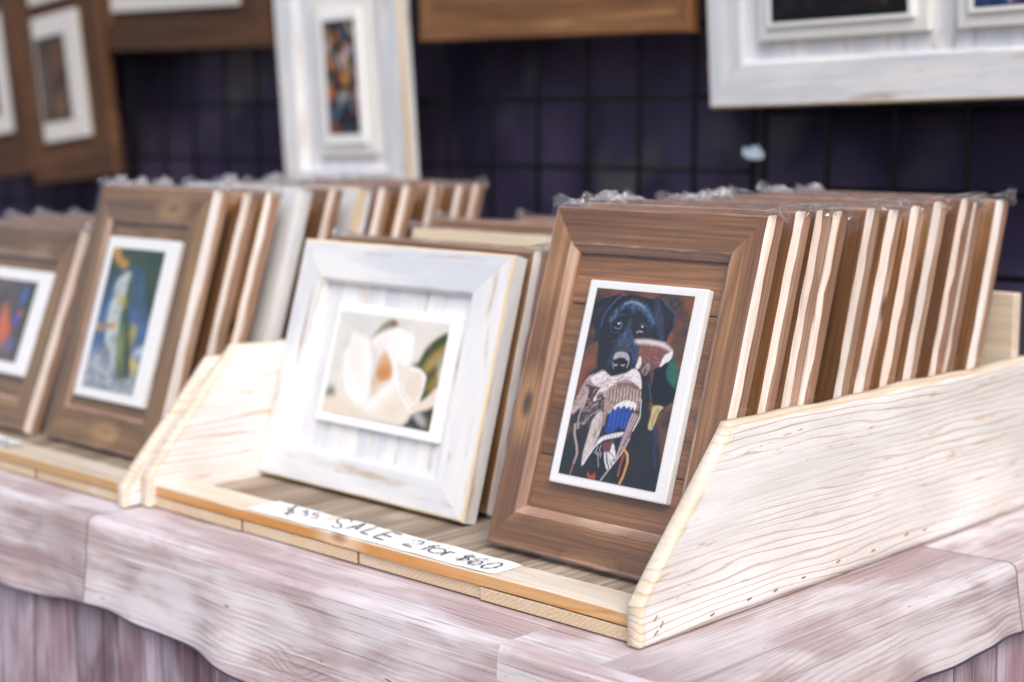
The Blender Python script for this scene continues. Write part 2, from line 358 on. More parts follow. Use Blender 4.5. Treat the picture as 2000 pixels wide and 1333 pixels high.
class Canvas:
    def __init__(s, nx, ny, asp, base, seed=1):
        s.nx, s.ny, s.asp = nx, ny, asp; s.rng = np.random.default_rng(seed)
        s.u = np.linspace(0, 1, nx)[None, :].repeat(ny, 0); s.v = np.linspace(0, 1, ny)[:, None].repeat(nx, 1)
        s.c = np.ones((ny, nx, 3))*srgb2lin(base)
    def over(s, al, col, sl=None):
        col = srgb2lin(col)
        if sl is None: s.c = s.c*(1-al[..., None])+al[..., None]*col
        else: s.c[sl] = s.c[sl]*(1-al[..., None])+al[..., None]*col
    def poly(s, col, a, soft, pts):
        P = spline(pts); m_ = pip(P, s.u, s.v).astype(float)
        s.over(blur(m_, soft*s.nx/220)*a, col)
    def stroke(s, col, a, w, pts):
        Q = np.array(pts, float)*[1, 1/s.asp]     # widths are a share of the picture's width
        pad = w; lo = Q.min(0)-pad; hi = Q.max(0)+pad
        i0, i1 = np.clip([int(lo[0]*s.nx), int(hi[0]*s.nx)+2], 0, s.nx); j0, j1 = np.clip([int(lo[1]*s.asp*s.ny), int(hi[1]*s.asp*s.ny)+2], 0, s.ny)
        if i1 <= i0 or j1 <= j0: return
        sl = (slice(j0, j1), slice(i0, i1)); X = s.u[sl]; Y = s.v[sl]/s.asp; D = np.full(X.shape, 9.)
        for p, q in zip(Q[:-1], Q[1:]):
            d = q-p; L = max(d@d, 1e-9); t = np.clip(((X-p[0])*d[0]+(Y-p[1])*d[1])/L, 0, 1)
            D = np.minimum(D, np.hypot(X-p[0]-t*d[0], Y-p[1]-t*d[1]))
        e = 1.2/s.nx; al = np.clip((w/2+e-D)/(2*e), 0, 1)*a
        s.over(al, col, sl)
    def hair(s, col, a, w, pts, d, n, L):
        P = np.array(pts); lo = P.min(0); hi = P.max(0); d = np.array(d)*[1, 1/s.asp]; d = d/np.linalg.norm(d); k = 0
        while k < n:
            q = lo+(hi-lo)*s.rng.random((60, 2)); q = q[pip(P, q[:, 0], q[:, 1])]
            for p in q:
                an = s.rng.normal(0, .35); ca, sa = math.cos(an), math.sin(an); e = np.array([d[0]*ca-d[1]*sa, d[0]*sa+d[1]*ca])*[1, s.asp]*L*s.rng.uniform(.5, 1.2)
                s.stroke(col, a*s.rng.uniform(.5, 1), max(w, 1.0/s.nx), [p-e/2, p+e/2]); k += 1
                if k >= n: break
    def ops(s, L):
        for o in L:
            if o[0] == 'p': s.poly(*o[1:5])
            elif o[0] == 's': s.stroke(*o[1:5])
            else: s.hair(*o[1:])
    def grain(s, a, k):
        n = s.rng.normal(0, 1, (s.ny//k+2, s.nx//k+2)); n = np.repeat(np.repeat(n, k, 0), k, 1)[:s.ny, :s.nx]
        s.c = np.clip(s.c*(1+a*n[..., None]), .004, 1)
    def blotch(s, col, f, lo, hi, a=1):
        n = vnoise(s.nx, s.ny, f, f/s.asp, s.rng)*.65+vnoise(s.nx, s.ny, f*2.7, f*2.7/s.asp, s.rng)*.35
        s.over(np.clip((n-lo)/(hi-lo), 0, 1)*a, col)
    def dab(s, col, u, v, ru, rv, a=1, rot=0):
        dx = s.u-u; dy = (s.v-v); ca, sa = math.cos(rot), math.sin(rot); x = dx*ca+dy*sa; y = -dx*sa+dy*ca
        s.over(np.clip(1.6-1.6*np.sqrt((x/ru)**2+(y/rv)**2), 0, 1)*a, col)

DOG=[
('p',(30,30,34),1,3,[(0.065,0.369),(0.06,0.25),(-0.032,-0.027),(1.027,-0.015),(1.001,0.129),(0.9,0.313),(0.775,0.426),(0.867,0.63),(0.172,0.581)]),
('p',(26,26,31),1,0.7,[(0.262,0.984),(0.192,0.965),(0.071,0.942),(0.029,0.917),(0.004,0.859),(0.042,0.799),(0.069,0.766),(0.086,0.714),(0.126,0.712),(0.144,0.657),(0.171,0.581),(0.217,0.562),(0.311,0.543),(0.374,0.556),(0.471,0.568),(0.531,0.585),(0.558,0.642),(0.538,0.726),(0.492,0.746),(0.605,0.753),(0.794,0.753),(0.821,0.786),(0.854,0.847),(0.85,0.901),(0.801,0.924),(0.707,0.957),(0.634,0.977),(0.597,0.966),(0.512,0.971),(0.426,0.977),(0.359,0.976),(0.285,0.968)]),
('p',(54,74,112),0.6,4,[(0.301,0.927),(0.368,0.952),(0.435,0.954),(0.526,0.935),(0.596,0.904),(0.658,0.861),(0.653,0.822),(0.616,0.833),(0.581,0.869),(0.516,0.896),(0.451,0.914),(0.43,0.882),(0.393,0.911),(0.348,0.917),(0.29,0.892),(0.247,0.85),(0.208,0.818),(0.201,0.857),(0.251,0.903)]),
('h',(120,148,186),0.5,0.0032,[(0.301,0.927),(0.368,0.952),(0.435,0.954),(0.526,0.935),(0.596,0.904),(0.658,0.861),(0.653,0.822),(0.616,0.833),(0.581,0.869),(0.516,0.896),(0.451,0.914),(0.43,0.882),(0.393,0.911),(0.348,0.917),(0.29,0.892),(0.247,0.85),(0.208,0.818),(0.201,0.857),(0.251,0.903)],(0.042,0.029),240,0.03),
('h',(20,22,30),0.55,0.004,[(0.301,0.927),(0.368,0.952),(0.435,0.954),(0.526,0.935),(0.596,0.904),(0.658,0.861),(0.653,0.822),(0.616,0.833),(0.581,0.869),(0.516,0.896),(0.451,0.914),(0.43,0.882),(0.393,0.911),(0.348,0.917),(0.29,0.892),(0.247,0.85),(0.208,0.818),(0.201,0.857),(0.251,0.903)],(0.031,0.033),200,0.03),
('s',(150,170,200),0.55,0.02,[(0.326,0.929),(0.38,0.942),(0.449,0.939),(0.524,0.918)]),
('s',(84,118,166),0.6,0.02,[(0.524,0.918),(0.596,0.883),(0.647,0.847)]),
('p',(50,66,102),0.8,2,[(0.405,0.859),(0.387,0.82),(0.369,0.78),(0.333,0.743),(0.308,0.698),(0.284,0.653),(0.271,0.601),(0.269,0.583),(0.305,0.62),(0.312,0.668),(0.353,0.692),(0.452,0.699),(0.542,0.641),(0.558,0.663),(0.542,0.705),(0.493,0.744),(0.442,0.788),(0.422,0.839)]),
('h',(96,122,164),0.5,0.003,[(0.41,0.847),(0.369,0.78),(0.328,0.712),(0.368,0.698),(0.45,0.703),(0.486,0.74),(0.442,0.788)],(0.018,0.042),120,0.035),
('h',(18,20,28),0.55,0.004,[(0.407,0.855),(0.369,0.78),(0.317,0.699),(0.286,0.606),(0.338,0.687),(0.452,0.699),(0.555,0.65),(0.542,0.705),(0.451,0.785)],(0.018,0.042),170,0.035),
('h',(70,95,150),0.6,0.003,[(0.494,0.74),(0.542,0.705),(0.558,0.663),(0.552,0.616),(0.516,0.601),(0.501,0.659)],(0.025,-0.016),60,0.03),
('s',(84,82,128),0.75,0.016,[(0.27,0.974),(0.206,0.931),(0.155,0.885),(0.127,0.848),(0.123,0.804)]),
('s',(52,56,84),0.5,0.05,[(0.633,0.958),(0.662,0.904),(0.7,0.838),(0.765,0.766)]),
('h',(80,84,125),0.5,0.003,[(0.614,0.965),(0.702,0.948),(0.766,0.825),(0.784,0.758),(0.733,0.764),(0.662,0.861)],(0.025,-0.039),60,0.06),
('s',(66,76,116),0.6,0.025,[(0.726,0.95),(0.803,0.918),(0.847,0.897),(0.847,0.855)]),
('h',(58,62,92),0.5,0.003,[(0.073,0.937),(0.194,0.961),(0.164,0.907),(0.12,0.843),(0.143,0.744),(0.091,0.723),(0.042,0.799),(0.009,0.859)],(-0.018,-0.045),70,0.05),
('s',(70,72,105),0.5,0.012,[(0.22,0.81),(0.242,0.776),(0.271,0.769),(0.319,0.777),(0.341,0.765),(0.305,0.728),(0.258,0.717)]),
('s',(75,75,110),0.6,0.012,[(0.205,0.826),(0.257,0.847),(0.299,0.871),(0.349,0.873)]),
('p',(10,10,13),1,0.5,[(0.34,0.816),(0.338,0.806),(0.327,0.799),(0.308,0.795),(0.287,0.797),(0.269,0.802),(0.26,0.811),(0.262,0.821),(0.274,0.828),(0.293,0.832),(0.314,0.831),(0.331,0.825)]),
('p',(62,46,34),0.7,0.7,[(0.323,0.812),(0.322,0.807),(0.316,0.802),(0.306,0.8),(0.294,0.801),(0.284,0.804),(0.279,0.81),(0.28,0.815),(0.286,0.82),(0.297,0.822),(0.308,0.821),(0.318,0.818)]),
('p',(8,8,10),1,0.5,[(0.312,0.814),(0.312,0.811),(0.308,0.809),(0.303,0.807),(0.296,0.808),(0.291,0.81),(0.288,0.813),(0.289,0.816),(0.292,0.818),(0.298,0.82),(0.304,0.819),(0.309,0.817)]),
('p',(10,10,13),1,0.5,[(0.593,0.818),(0.591,0.81),(0.581,0.803),(0.565,0.8),(0.547,0.801),(0.532,0.806),(0.524,0.814),(0.526,0.822),(0.536,0.829),(0.552,0.832),(0.57,0.831),(0.585,0.826)]),
('p',(62,46,34),0.7,0.7,[(0.578,0.814),(0.578,0.81),(0.572,0.806),(0.563,0.804),(0.553,0.804),(0.545,0.808),(0.541,0.812),(0.541,0.817),(0.547,0.821),(0.556,0.823),(0.566,0.822),(0.574,0.819)]),
('p',(8,8,10),1,0.5,[(0.569,0.816),(0.568,0.814),(0.565,0.812),(0.561,0.811),(0.555,0.811),(0.551,0.813),(0.548,0.815),(0.549,0.818),(0.552,0.82),(0.556,0.821),(0.562,0.821),(0.566,0.819)]),
('s',(120,125,150),0.9,0.009,[(0.267,0.799),(0.296,0.792),(0.328,0.797),(0.336,0.817),(0.318,0.833)]),
('s',(85,90,115),0.8,0.008,[(0.518,0.827),(0.557,0.835),(0.586,0.825),(0.612,0.811)]),
('s',(215,222,236),1,0.013,[(0.296,0.822),(0.307,0.821)]),
('s',(215,222,236),1,0.012,[(0.542,0.818),(0.549,0.818)]),
('s',(175,168,190),0.9,0.012,[(0.503,0.786),(0.527,0.793),(0.556,0.791)]),
('p',(72,68,74),0.8,1.2,[(0.338,0.687),(0.4,0.702),(0.477,0.698),(0.498,0.678),(0.409,0.681),(0.341,0.67)]),
('p',(14,14,17),1,0.7,[(0.322,0.621),(0.372,0.646),(0.429,0.65),(0.479,0.632),(0.482,0.602),(0.449,0.581),(0.384,0.572),(0.339,0.59)]),
('p',(176,174,186),0.95,0.8,[(0.322,0.632),(0.327,0.663),(0.377,0.675),(0.432,0.675),(0.469,0.661),(0.483,0.637),(0.461,0.635),(0.427,0.647),(0.377,0.644),(0.343,0.634)]),
('s',(190,190,205),0.9,0.008,[(0.482,0.641),(0.483,0.62),(0.475,0.6)]),
('s',(150,150,165),0.8,0.008,[(0.319,0.621),(0.327,0.6),(0.346,0.584)]),
('s',(200,200,210),0.8,0.009,[(0.34,0.607),(0.356,0.601),(0.371,0.605)]),
('s',(200,200,210),0.8,0.009,[(0.414,0.608),(0.431,0.605),(0.445,0.611)]),
('p',(132,82,74),1,0.7,[(0.497,0.744),(0.597,0.753),(0.696,0.753),(0.796,0.746),(0.87,0.722),(0.891,0.698),(0.87,0.659),(0.823,0.635),(0.785,0.607),(0.732,0.599),(0.685,0.572),(0.634,0.575),(0.599,0.602),(0.566,0.642),(0.554,0.705)]),
('h',(70,42,40),0.6,0.003,[(0.497,0.744),(0.597,0.753),(0.696,0.753),(0.796,0.746),(0.87,0.722),(0.891,0.698),(0.87,0.659),(0.823,0.635),(0.785,0.607),(0.732,0.599),(0.685,0.572),(0.634,0.575),(0.599,0.602),(0.566,0.642),(0.554,0.705)],(0.056,-0.006),260,0.022),
('h',(190,140,130),0.6,0.003,[(0.497,0.744),(0.597,0.753),(0.696,0.753),(0.796,0.746),(0.87,0.722),(0.891,0.698),(0.87,0.659),(0.823,0.635),(0.785,0.607),(0.732,0.599),(0.685,0.572),(0.634,0.575),(0.599,0.602),(0.566,0.642),(0.554,0.705)],(0.047,-0.004),90,0.018),
('p',(60,46,46),0.75,1.5,[(0.604,0.611),(0.677,0.633),(0.771,0.623),(0.77,0.604),(0.732,0.599),(0.685,0.572),(0.634,0.575)]),
('h',(190,180,182),0.8,0.002,[(0.604,0.611),(0.677,0.633),(0.751,0.613),(0.685,0.572),(0.634,0.575)],(-0.014,-0.021),34,0.03),
('p',(232,222,222),0.95,2,[(0.497,0.744),(0.597,0.753),(0.696,0.753),(0.796,0.746),(0.879,0.719),(0.892,0.702),(0.823,0.719),(0.721,0.731),(0.622,0.731),(0.532,0.73)]),
('p',(238,236,240),1,0.6,[(0.888,0.71),(0.899,0.694),(0.884,0.664),(0.837,0.642),(0.785,0.604),(0.798,0.637),(0.815,0.676),(0.848,0.697)]),
('p',(222,216,220),0.95,1,[(0.582,0.665),(0.605,0.649),(0.61,0.62),(0.589,0.596),(0.56,0.606),(0.57,0.638)]),
('p',(20,22,26),1,0.8,[(0.74,0.598),(0.787,0.603),(0.837,0.641),(0.877,0.643),(0.889,0.589),(0.952,0.53),(0.803,0.519),(0.756,0.515)]),
('p',(20,22,26),1,0.8,[(0.742,0.59),(0.799,0.625),(0.874,0.61),(0.915,0.556),(0.996,0.531),(0.993,0.469),(0.925,0.427),(0.818,0.421),(0.752,0.507)]),
('p',(36,92,80),1,1,[(0.902,0.682),(0.947,0.648),(0.988,0.597),(1.001,0.527),(0.926,0.546),(0.875,0.584),(0.872,0.634),(0.894,0.661)]),
('h',(66,132,112),0.5,0.003,[(0.905,0.674),(0.974,0.608),(0.996,0.539),(0.926,0.555),(0.885,0.589),(0.881,0.631)],(0.033,-0.016),50,0.03),
('p',(98,64,46),0.9,0.8,[(0.716,0.588),(0.751,0.598),(0.758,0.539),(0.746,0.522)]),
('s',(96,104,140),0.7,0.008,[(0.717,0.536),(0.744,0.507),(0.78,0.453)]),
('p',(196,182,130),1,0.6,[(0.813,0.421),(0.911,0.425),(0.88,0.394),(0.867,0.351),(0.854,0.308),(0.827,0.299),(0.805,0.315),(0.811,0.367)]),
('s',(120,90,55),0.6,0.012,[(0.867,0.41),(0.844,0.38),(0.836,0.323)]),
('s',(170,105,60),0.8,0.007,[(0.809,0.419),(0.805,0.367),(0.799,0.315)]),
('s',(42,58,108),0.55,0.03,[(0.862,0.32),(0.909,0.263),(0.905,0.196),(0.953,0.124)]),
('p',(182,158,156),1,0.7,[(0.241,0.57),(0.185,0.55),(0.108,0.528),(0.07,0.488),(0.039,0.431),(0.0,0.342),(0.022,0.317),(0.101,0.361),(0.123,0.309),(0.096,0.269),(0.096,0.242),(0.161,0.269),(0.223,0.328),(0.305,0.362),(0.339,0.433),(0.441,0.494),(0.611,0.533),(0.555,0.597),(0.473,0.57),(0.357,0.546),(0.317,0.541)]),
('p',(48,38,44),0.95,1.5,[(0.132,0.471),(0.267,0.454),(0.325,0.416),(0.305,0.362),(0.22,0.333),(0.217,0.264),(0.176,0.207),(0.113,0.255),(0.097,0.344),(0.132,0.417)]),
('h',(140,105,100),0.6,0.004,[(0.132,0.471),(0.267,0.454),(0.325,0.416),(0.305,0.362),(0.22,0.333),(0.217,0.264),(0.136,0.278),(0.097,0.344),(0.132,0.417)],(-0.024,-0.052),60,0.04),
('h',(90,60,62),0.6,0.004,[(0.185,0.55),(0.108,0.528),(0.039,0.431),(0.013,0.337),(0.086,0.397),(0.153,0.472)],(-0.037,-0.047),40,0.05),
('h',(54,42,46),0.6,0.0032,[(0.241,0.57),(0.185,0.55),(0.108,0.528),(0.07,0.488),(0.039,0.431),(0.0,0.342),(0.022,0.317),(0.101,0.361),(0.123,0.309),(0.096,0.269),(0.096,0.242),(0.161,0.269),(0.223,0.328),(0.305,0.362),(0.339,0.433),(0.441,0.494),(0.611,0.533),(0.555,0.597),(0.473,0.57),(0.357,0.546),(0.317,0.541)],(-0.051,-0.042),120,0.04),
('h',(236,226,226),0.6,0.004,[(0.241,0.57),(0.185,0.55),(0.108,0.528),(0.07,0.488),(0.039,0.431),(0.0,0.342),(0.022,0.317),(0.101,0.361),(0.123,0.309),(0.096,0.269),(0.096,0.242),(0.161,0.269),(0.223,0.328),(0.305,0.362),(0.339,0.433),(0.441,0.494),(0.611,0.533),(0.555,0.597),(0.473,0.57),(0.357,0.546),(0.317,0.541)],(-0.064,-0.038),110,0.04),
('h',(176,110,104),0.5,0.0032,[(0.241,0.57),(0.185,0.55),(0.108,0.528),(0.07,0.488),(0.039,0.431),(0.0,0.342),(0.022,0.317),(0.101,0.361),(0.123,0.309),(0.096,0.269),(0.096,0.242),(0.161,0.269),(0.223,0.328),(0.305,0.362),(0.339,0.433),(0.441,0.494),(0.611,0.533),(0.555,0.597),(0.473,0.57),(0.357,0.546),(0.317,0.541)],(-0.051,-0.042),50,0.035),
('s',(205,160,150),0.9,0.018,[(0.128,0.454),(0.127,0.417),(0.116,0.365)]),
('s',(200,190,195),0.8,0.012,[(0.101,0.361),(0.091,0.306),(0.091,0.269)]),
('s',(190,165,165),0.9,0.022,[(0.068,0.264),(0.086,0.209),(0.13,0.16),(0.152,0.114),(0.138,0.065)]),
('s',(170,120,110),0.9,0.012,[(0.152,0.114),(0.137,0.054),(0.122,0.005)]),
('p',(232,224,226),1,0.7,[(0.555,0.597),(0.627,0.566),(0.663,0.501),(0.623,0.503),(0.527,0.538),(0.428,0.525),(0.376,0.5),(0.305,0.465),(0.239,0.444),(0.233,0.406),(0.201,0.406),(0.239,0.471),(0.166,0.492),(0.12,0.513),(0.187,0.545),(0.266,0.561),(0.337,0.542),(0.475,0.565)]),
('h',(60,48,52),0.75,0.003,[(0.268,0.556),(0.358,0.544),(0.519,0.558),(0.619,0.513),(0.428,0.525),(0.305,0.465),(0.22,0.44),(0.234,0.484),(0.15,0.504)],(-0.07,-0.024),46,0.05),
('h',(205,150,150),0.6,0.004,[(0.138,0.509),(0.283,0.519),(0.371,0.51),(0.265,0.459)],(-0.06,-0.021),24,0.04),
('s',(175,70,70),0.8,0.012,[(0.13,0.513),(0.147,0.485)]),
('s',(35,30,33),0.8,0.02,[(0.101,0.479),(0.158,0.473),(0.239,0.471)]),
('p',(166,138,126),1,0.8,[(0.343,0.476),(0.423,0.511),(0.534,0.52),(0.638,0.504),(0.679,0.444),(0.671,0.381),(0.624,0.424),(0.491,0.422),(0.421,0.387),(0.383,0.352),(0.361,0.276),(0.328,0.369),(0.325,0.443)]),
('p',(96,72,72),0.7,2,[(0.422,0.514),(0.533,0.522),(0.631,0.509),(0.629,0.488),(0.519,0.505),(0.423,0.487)]),
('s',(70,52,50),0.75,0.009,[(0.357,0.469),(0.362,0.44),(0.371,0.396)]),
('s',(222,205,192),0.6,0.01,[(0.373,0.465),(0.379,0.436),(0.381,0.413)]),
('s',(70,52,50),0.75,0.009,[(0.388,0.474),(0.394,0.443),(0.403,0.401)]),
('s',(222,205,192),0.6,0.01,[(0.405,0.47),(0.412,0.439),(0.414,0.415)]),
('s',(70,52,50),0.75,0.009,[(0.42,0.479),(0.427,0.445),(0.434,0.407)]),
('s',(222,205,192),0.6,0.01,[(0.436,0.475),(0.444,0.442),(0.446,0.418)]),
('s',(70,52,50),0.75,0.009,[(0.451,0.483),(0.459,0.448),(0.465,0.413)]),
('s',(222,205,192),0.6,0.01,[(0.467,0.479),(0.476,0.444),(0.479,0.421)]),
('s',(70,52,50),0.75,0.009,[(0.483,0.488),(0.492,0.451),(0.496,0.419)]),
('s',(222,205,192),0.6,0.01,[(0.499,0.484),(0.509,0.447),(0.511,0.423)]),
('s',(70,52,50),0.75,0.009,[(0.515,0.49),(0.524,0.453),(0.529,0.419)]),
('s',(222,205,192),0.6,0.01,[(0.531,0.486),(0.541,0.449),(0.543,0.426)]),
('s',(70,52,50),0.75,0.009,[(0.548,0.49),(0.556,0.456),(0.562,0.418)]),
('s',(222,205,192),0.6,0.01,[(0.564,0.486),(0.573,0.452),(0.575,0.428)]),
('s',(70,52,50),0.75,0.009,[(0.581,0.49),(0.588,0.458),(0.596,0.417)]),
('s',(222,205,192),0.6,0.01,[(0.597,0.486),(0.605,0.454),(0.607,0.431)]),
('s',(70,52,50),0.75,0.009,[(0.614,0.49),(0.62,0.461),(0.629,0.417)]),
('s',(222,205,192),0.6,0.01,[(0.63,0.486),(0.637,0.457),(0.639,0.433)]),
('s',(70,52,50),0.75,0.009,[(0.647,0.49),(0.651,0.463),(0.662,0.416)]),
('s',(222,205,192),0.6,0.01,[(0.663,0.486),(0.668,0.459),(0.67,0.436)]),
('p',(24,24,30),1,0.8,[(0.372,0.341),(0.423,0.382),(0.538,0.407),(0.638,0.389),(0.634,0.321),(0.575,0.264),(0.481,0.24),(0.392,0.226),(0.378,0.299)]),
('h',(92,66,62),0.55,0.003,[(0.343,0.476),(0.423,0.511),(0.534,0.52),(0.638,0.504),(0.679,0.444),(0.671,0.381),(0.624,0.424),(0.491,0.422),(0.421,0.387),(0.383,0.352),(0.361,0.276),(0.328,0.369),(0.325,0.443)],(0.004,-0.05),90,0.03),
('h',(226,212,204),0.5,0.003,[(0.343,0.476),(0.423,0.511),(0.534,0.52),(0.638,0.504),(0.679,0.444),(0.671,0.381),(0.624,0.424),(0.491,0.422),(0.421,0.387),(0.383,0.352),(0.361,0.276),(0.328,0.369),(0.325,0.443)],(0.007,-0.049),60,0.03),
('p',(34,76,168),1,0.7,[(0.392,0.355),(0.475,0.383),(0.544,0.393),(0.62,0.386),(0.615,0.33),(0.571,0.279),(0.512,0.29),(0.481,0.263),(0.396,0.254),(0.393,0.305)]),
('s',(18,34,92),0.8,0.007,[(0.397,0.369),(0.401,0.317),(0.406,0.259)]),
('s',(18,34,92),0.8,0.007,[(0.423,0.371),(0.428,0.319),(0.432,0.261)]),
('s',(18,34,92),0.8,0.007,[(0.45,0.373),(0.454,0.321),(0.458,0.264)]),
('s',(18,34,92),0.8,0.007,[(0.476,0.376),(0.48,0.323),(0.484,0.266)]),
('s',(18,34,92),0.8,0.007,[(0.502,0.378),(0.506,0.326),(0.511,0.268)]),
('s',(18,34,92),0.8,0.007,[(0.528,0.38),(0.532,0.328),(0.537,0.271)]),
('s',(18,34,92),0.8,0.007,[(0.554,0.382),(0.558,0.33),(0.563,0.273)]),
('s',(18,34,92),0.8,0.007,[(0.58,0.384),(0.584,0.332),(0.589,0.275)]),
('s',(18,34,92),0.8,0.007,[(0.606,0.386),(0.61,0.335),(0.614,0.278)]),
('s',(70,115,205),0.6,0.006,[(0.414,0.365),(0.414,0.323),(0.419,0.281)]),
('s',(70,115,205),0.6,0.006,[(0.455,0.369),(0.455,0.327),(0.459,0.285)]),
('s',(70,115,205),0.6,0.006,[(0.495,0.372),(0.495,0.33),(0.499,0.288)]),
('s',(70,115,205),0.6,0.006,[(0.535,0.375),(0.535,0.333),(0.54,0.292)]),
('s',(70,115,205),0.6,0.006,[(0.575,0.379),(0.575,0.337),(0.579,0.295)]),
('p',(236,232,234),1,0.4,[(0.383,0.351),(0.422,0.386),(0.473,0.413),(0.55,0.43),(0.644,0.42),(0.643,0.382),(0.617,0.402),(0.603,0.385),(0.582,0.401),(0.555,0.39),(0.53,0.402),(0.498,0.384),(0.475,0.396),(0.443,0.372),(0.423,0.383),(0.403,0.359)]),
('p',(226,222,228),1,0.6,[(0.324,0.179),(0.351,0.216),(0.418,0.239),(0.495,0.255),(0.579,0.267),(0.563,0.246),(0.485,0.228),(0.408,0.213),(0.364,0.196)]),
('s',(90,88,98),0.7,0.006,[(0.376,0.238),(0.397,0.219)]),
('s',(90,88,98),0.7,0.006,[(0.411,0.241),(0.431,0.222)]),
('s',(90,88,98),0.7,0.006,[(0.445,0.244),(0.466,0.225)]),
('s',(90,88,98),0.7,0.006,[(0.48,0.247),(0.5,0.228)]),
('s',(90,88,98),0.7,0.006,[(0.514,0.25),(0.534,0.231)]),
('s',(90,88,98),0.7,0.006,[(0.548,0.253),(0.568,0.234)]),
('p',(150,118,118),1,0.7,[(0.624,0.372),(0.706,0.358),(0.703,0.327),(0.661,0.279),(0.647,0.238),(0.615,0.176),(0.556,0.108),(0.536,0.101),(0.555,0.163),(0.569,0.231),(0.591,0.286)]),
('s',(225,215,220),0.85,0.007,[(0.633,0.363),(0.606,0.287),(0.586,0.223),(0.547,0.113)]),
('s',(70,52,56),0.85,0.007,[(0.644,0.361),(0.614,0.286),(0.59,0.223),(0.55,0.113)]),
('s',(225,215,220),0.85,0.007,[(0.655,0.36),(0.622,0.286),(0.595,0.224),(0.552,0.113)]),
('s',(70,52,56),0.85,0.007,[(0.667,0.358),(0.63,0.285),(0.599,0.224),(0.554,0.113)]),
('s',(225,215,220),0.85,0.007,[(0.678,0.357),(0.639,0.284),(0.604,0.225),(0.556,0.113)]),
('s',(70,52,56),0.85,0.007,[(0.689,0.356),(0.647,0.283),(0.608,0.225),(0.559,0.114)]),
('s',(232,228,232),0.8,0.01,[(0.685,0.445),(0.706,0.358),(0.665,0.282)]),
('s',(205,200,205),0.85,0.011,[(0.647,0.238),(0.605,0.162),(0.538,0.098),(0.446,0.003)]),
('p',(206,192,188),1,0.7,[(0.312,0.357),(0.344,0.296),(0.337,0.232),(0.308,0.171),(0.265,0.109),(0.227,0.057),(0.212,0.125),(0.227,0.238),(0.241,0.308)]),
('h',(130,95,92),0.7,0.004,[(0.314,0.352),(0.342,0.296),(0.316,0.204),(0.286,0.174),(0.273,0.258)],(-0.006,-0.067),26,0.06),
('s',(238,234,236),0.9,0.014,[(0.233,0.069),(0.276,0.121),(0.316,0.167),(0.369,0.203)]),
('p',(112,62,64),0.95,0.8,[(0.394,0.195),(0.452,0.208),(0.498,0.223),(0.477,0.171),(0.446,0.132),(0.417,0.15)]),
('s',(225,220,226),0.95,0.02,[(0.435,0.146),(0.453,0.106),(0.489,0.07)]),
('s',(225,220,226),0.95,0.02,[(0.465,0.149),(0.484,0.114),(0.517,0.078)]),
('s',(225,220,226),0.95,0.02,[(0.493,0.131),(0.523,0.108),(0.536,0.101)]),
('p',(228,224,228),1,0.6,[(0.496,0.202),(0.535,0.161),(0.547,0.126),(0.529,0.119),(0.479,0.14),(0.481,0.161)]),
('s',(40,36,40),0.9,0.007,[(0.473,0.155),(0.521,0.139),(0.544,0.12)]),
('s',(205,202,210),0.85,0.006,[(0.351,0.17),(0.339,0.148),(0.388,0.131),(0.398,0.119)]),
('s',(205,202,210),0.85,0.006,[(0.378,0.183),(0.373,0.156),(0.403,0.133)]),
('s',(205,202,210),0.85,0.006,[(0.326,0.141),(0.368,0.129),(0.398,0.069)]),
('s',(208,146,86),0.9,0.024,[(0.607,0.187),(0.66,0.157),(0.676,0.117),(0.661,0.043),(0.641,0.008)]),
('s',(168,76,42),0.8,0.022,[(0.623,0.148),(0.61,0.085),(0.611,0.044)]),
('s',(225,180,120),0.8,0.008,[(0.616,0.187),(0.67,0.153),(0.682,0.118)]),
('p',(168,80,50),0.85,1,[(0.295,0.035),(0.339,0.019),(0.372,0.038),(0.389,0.005),(0.319,0.003)])]
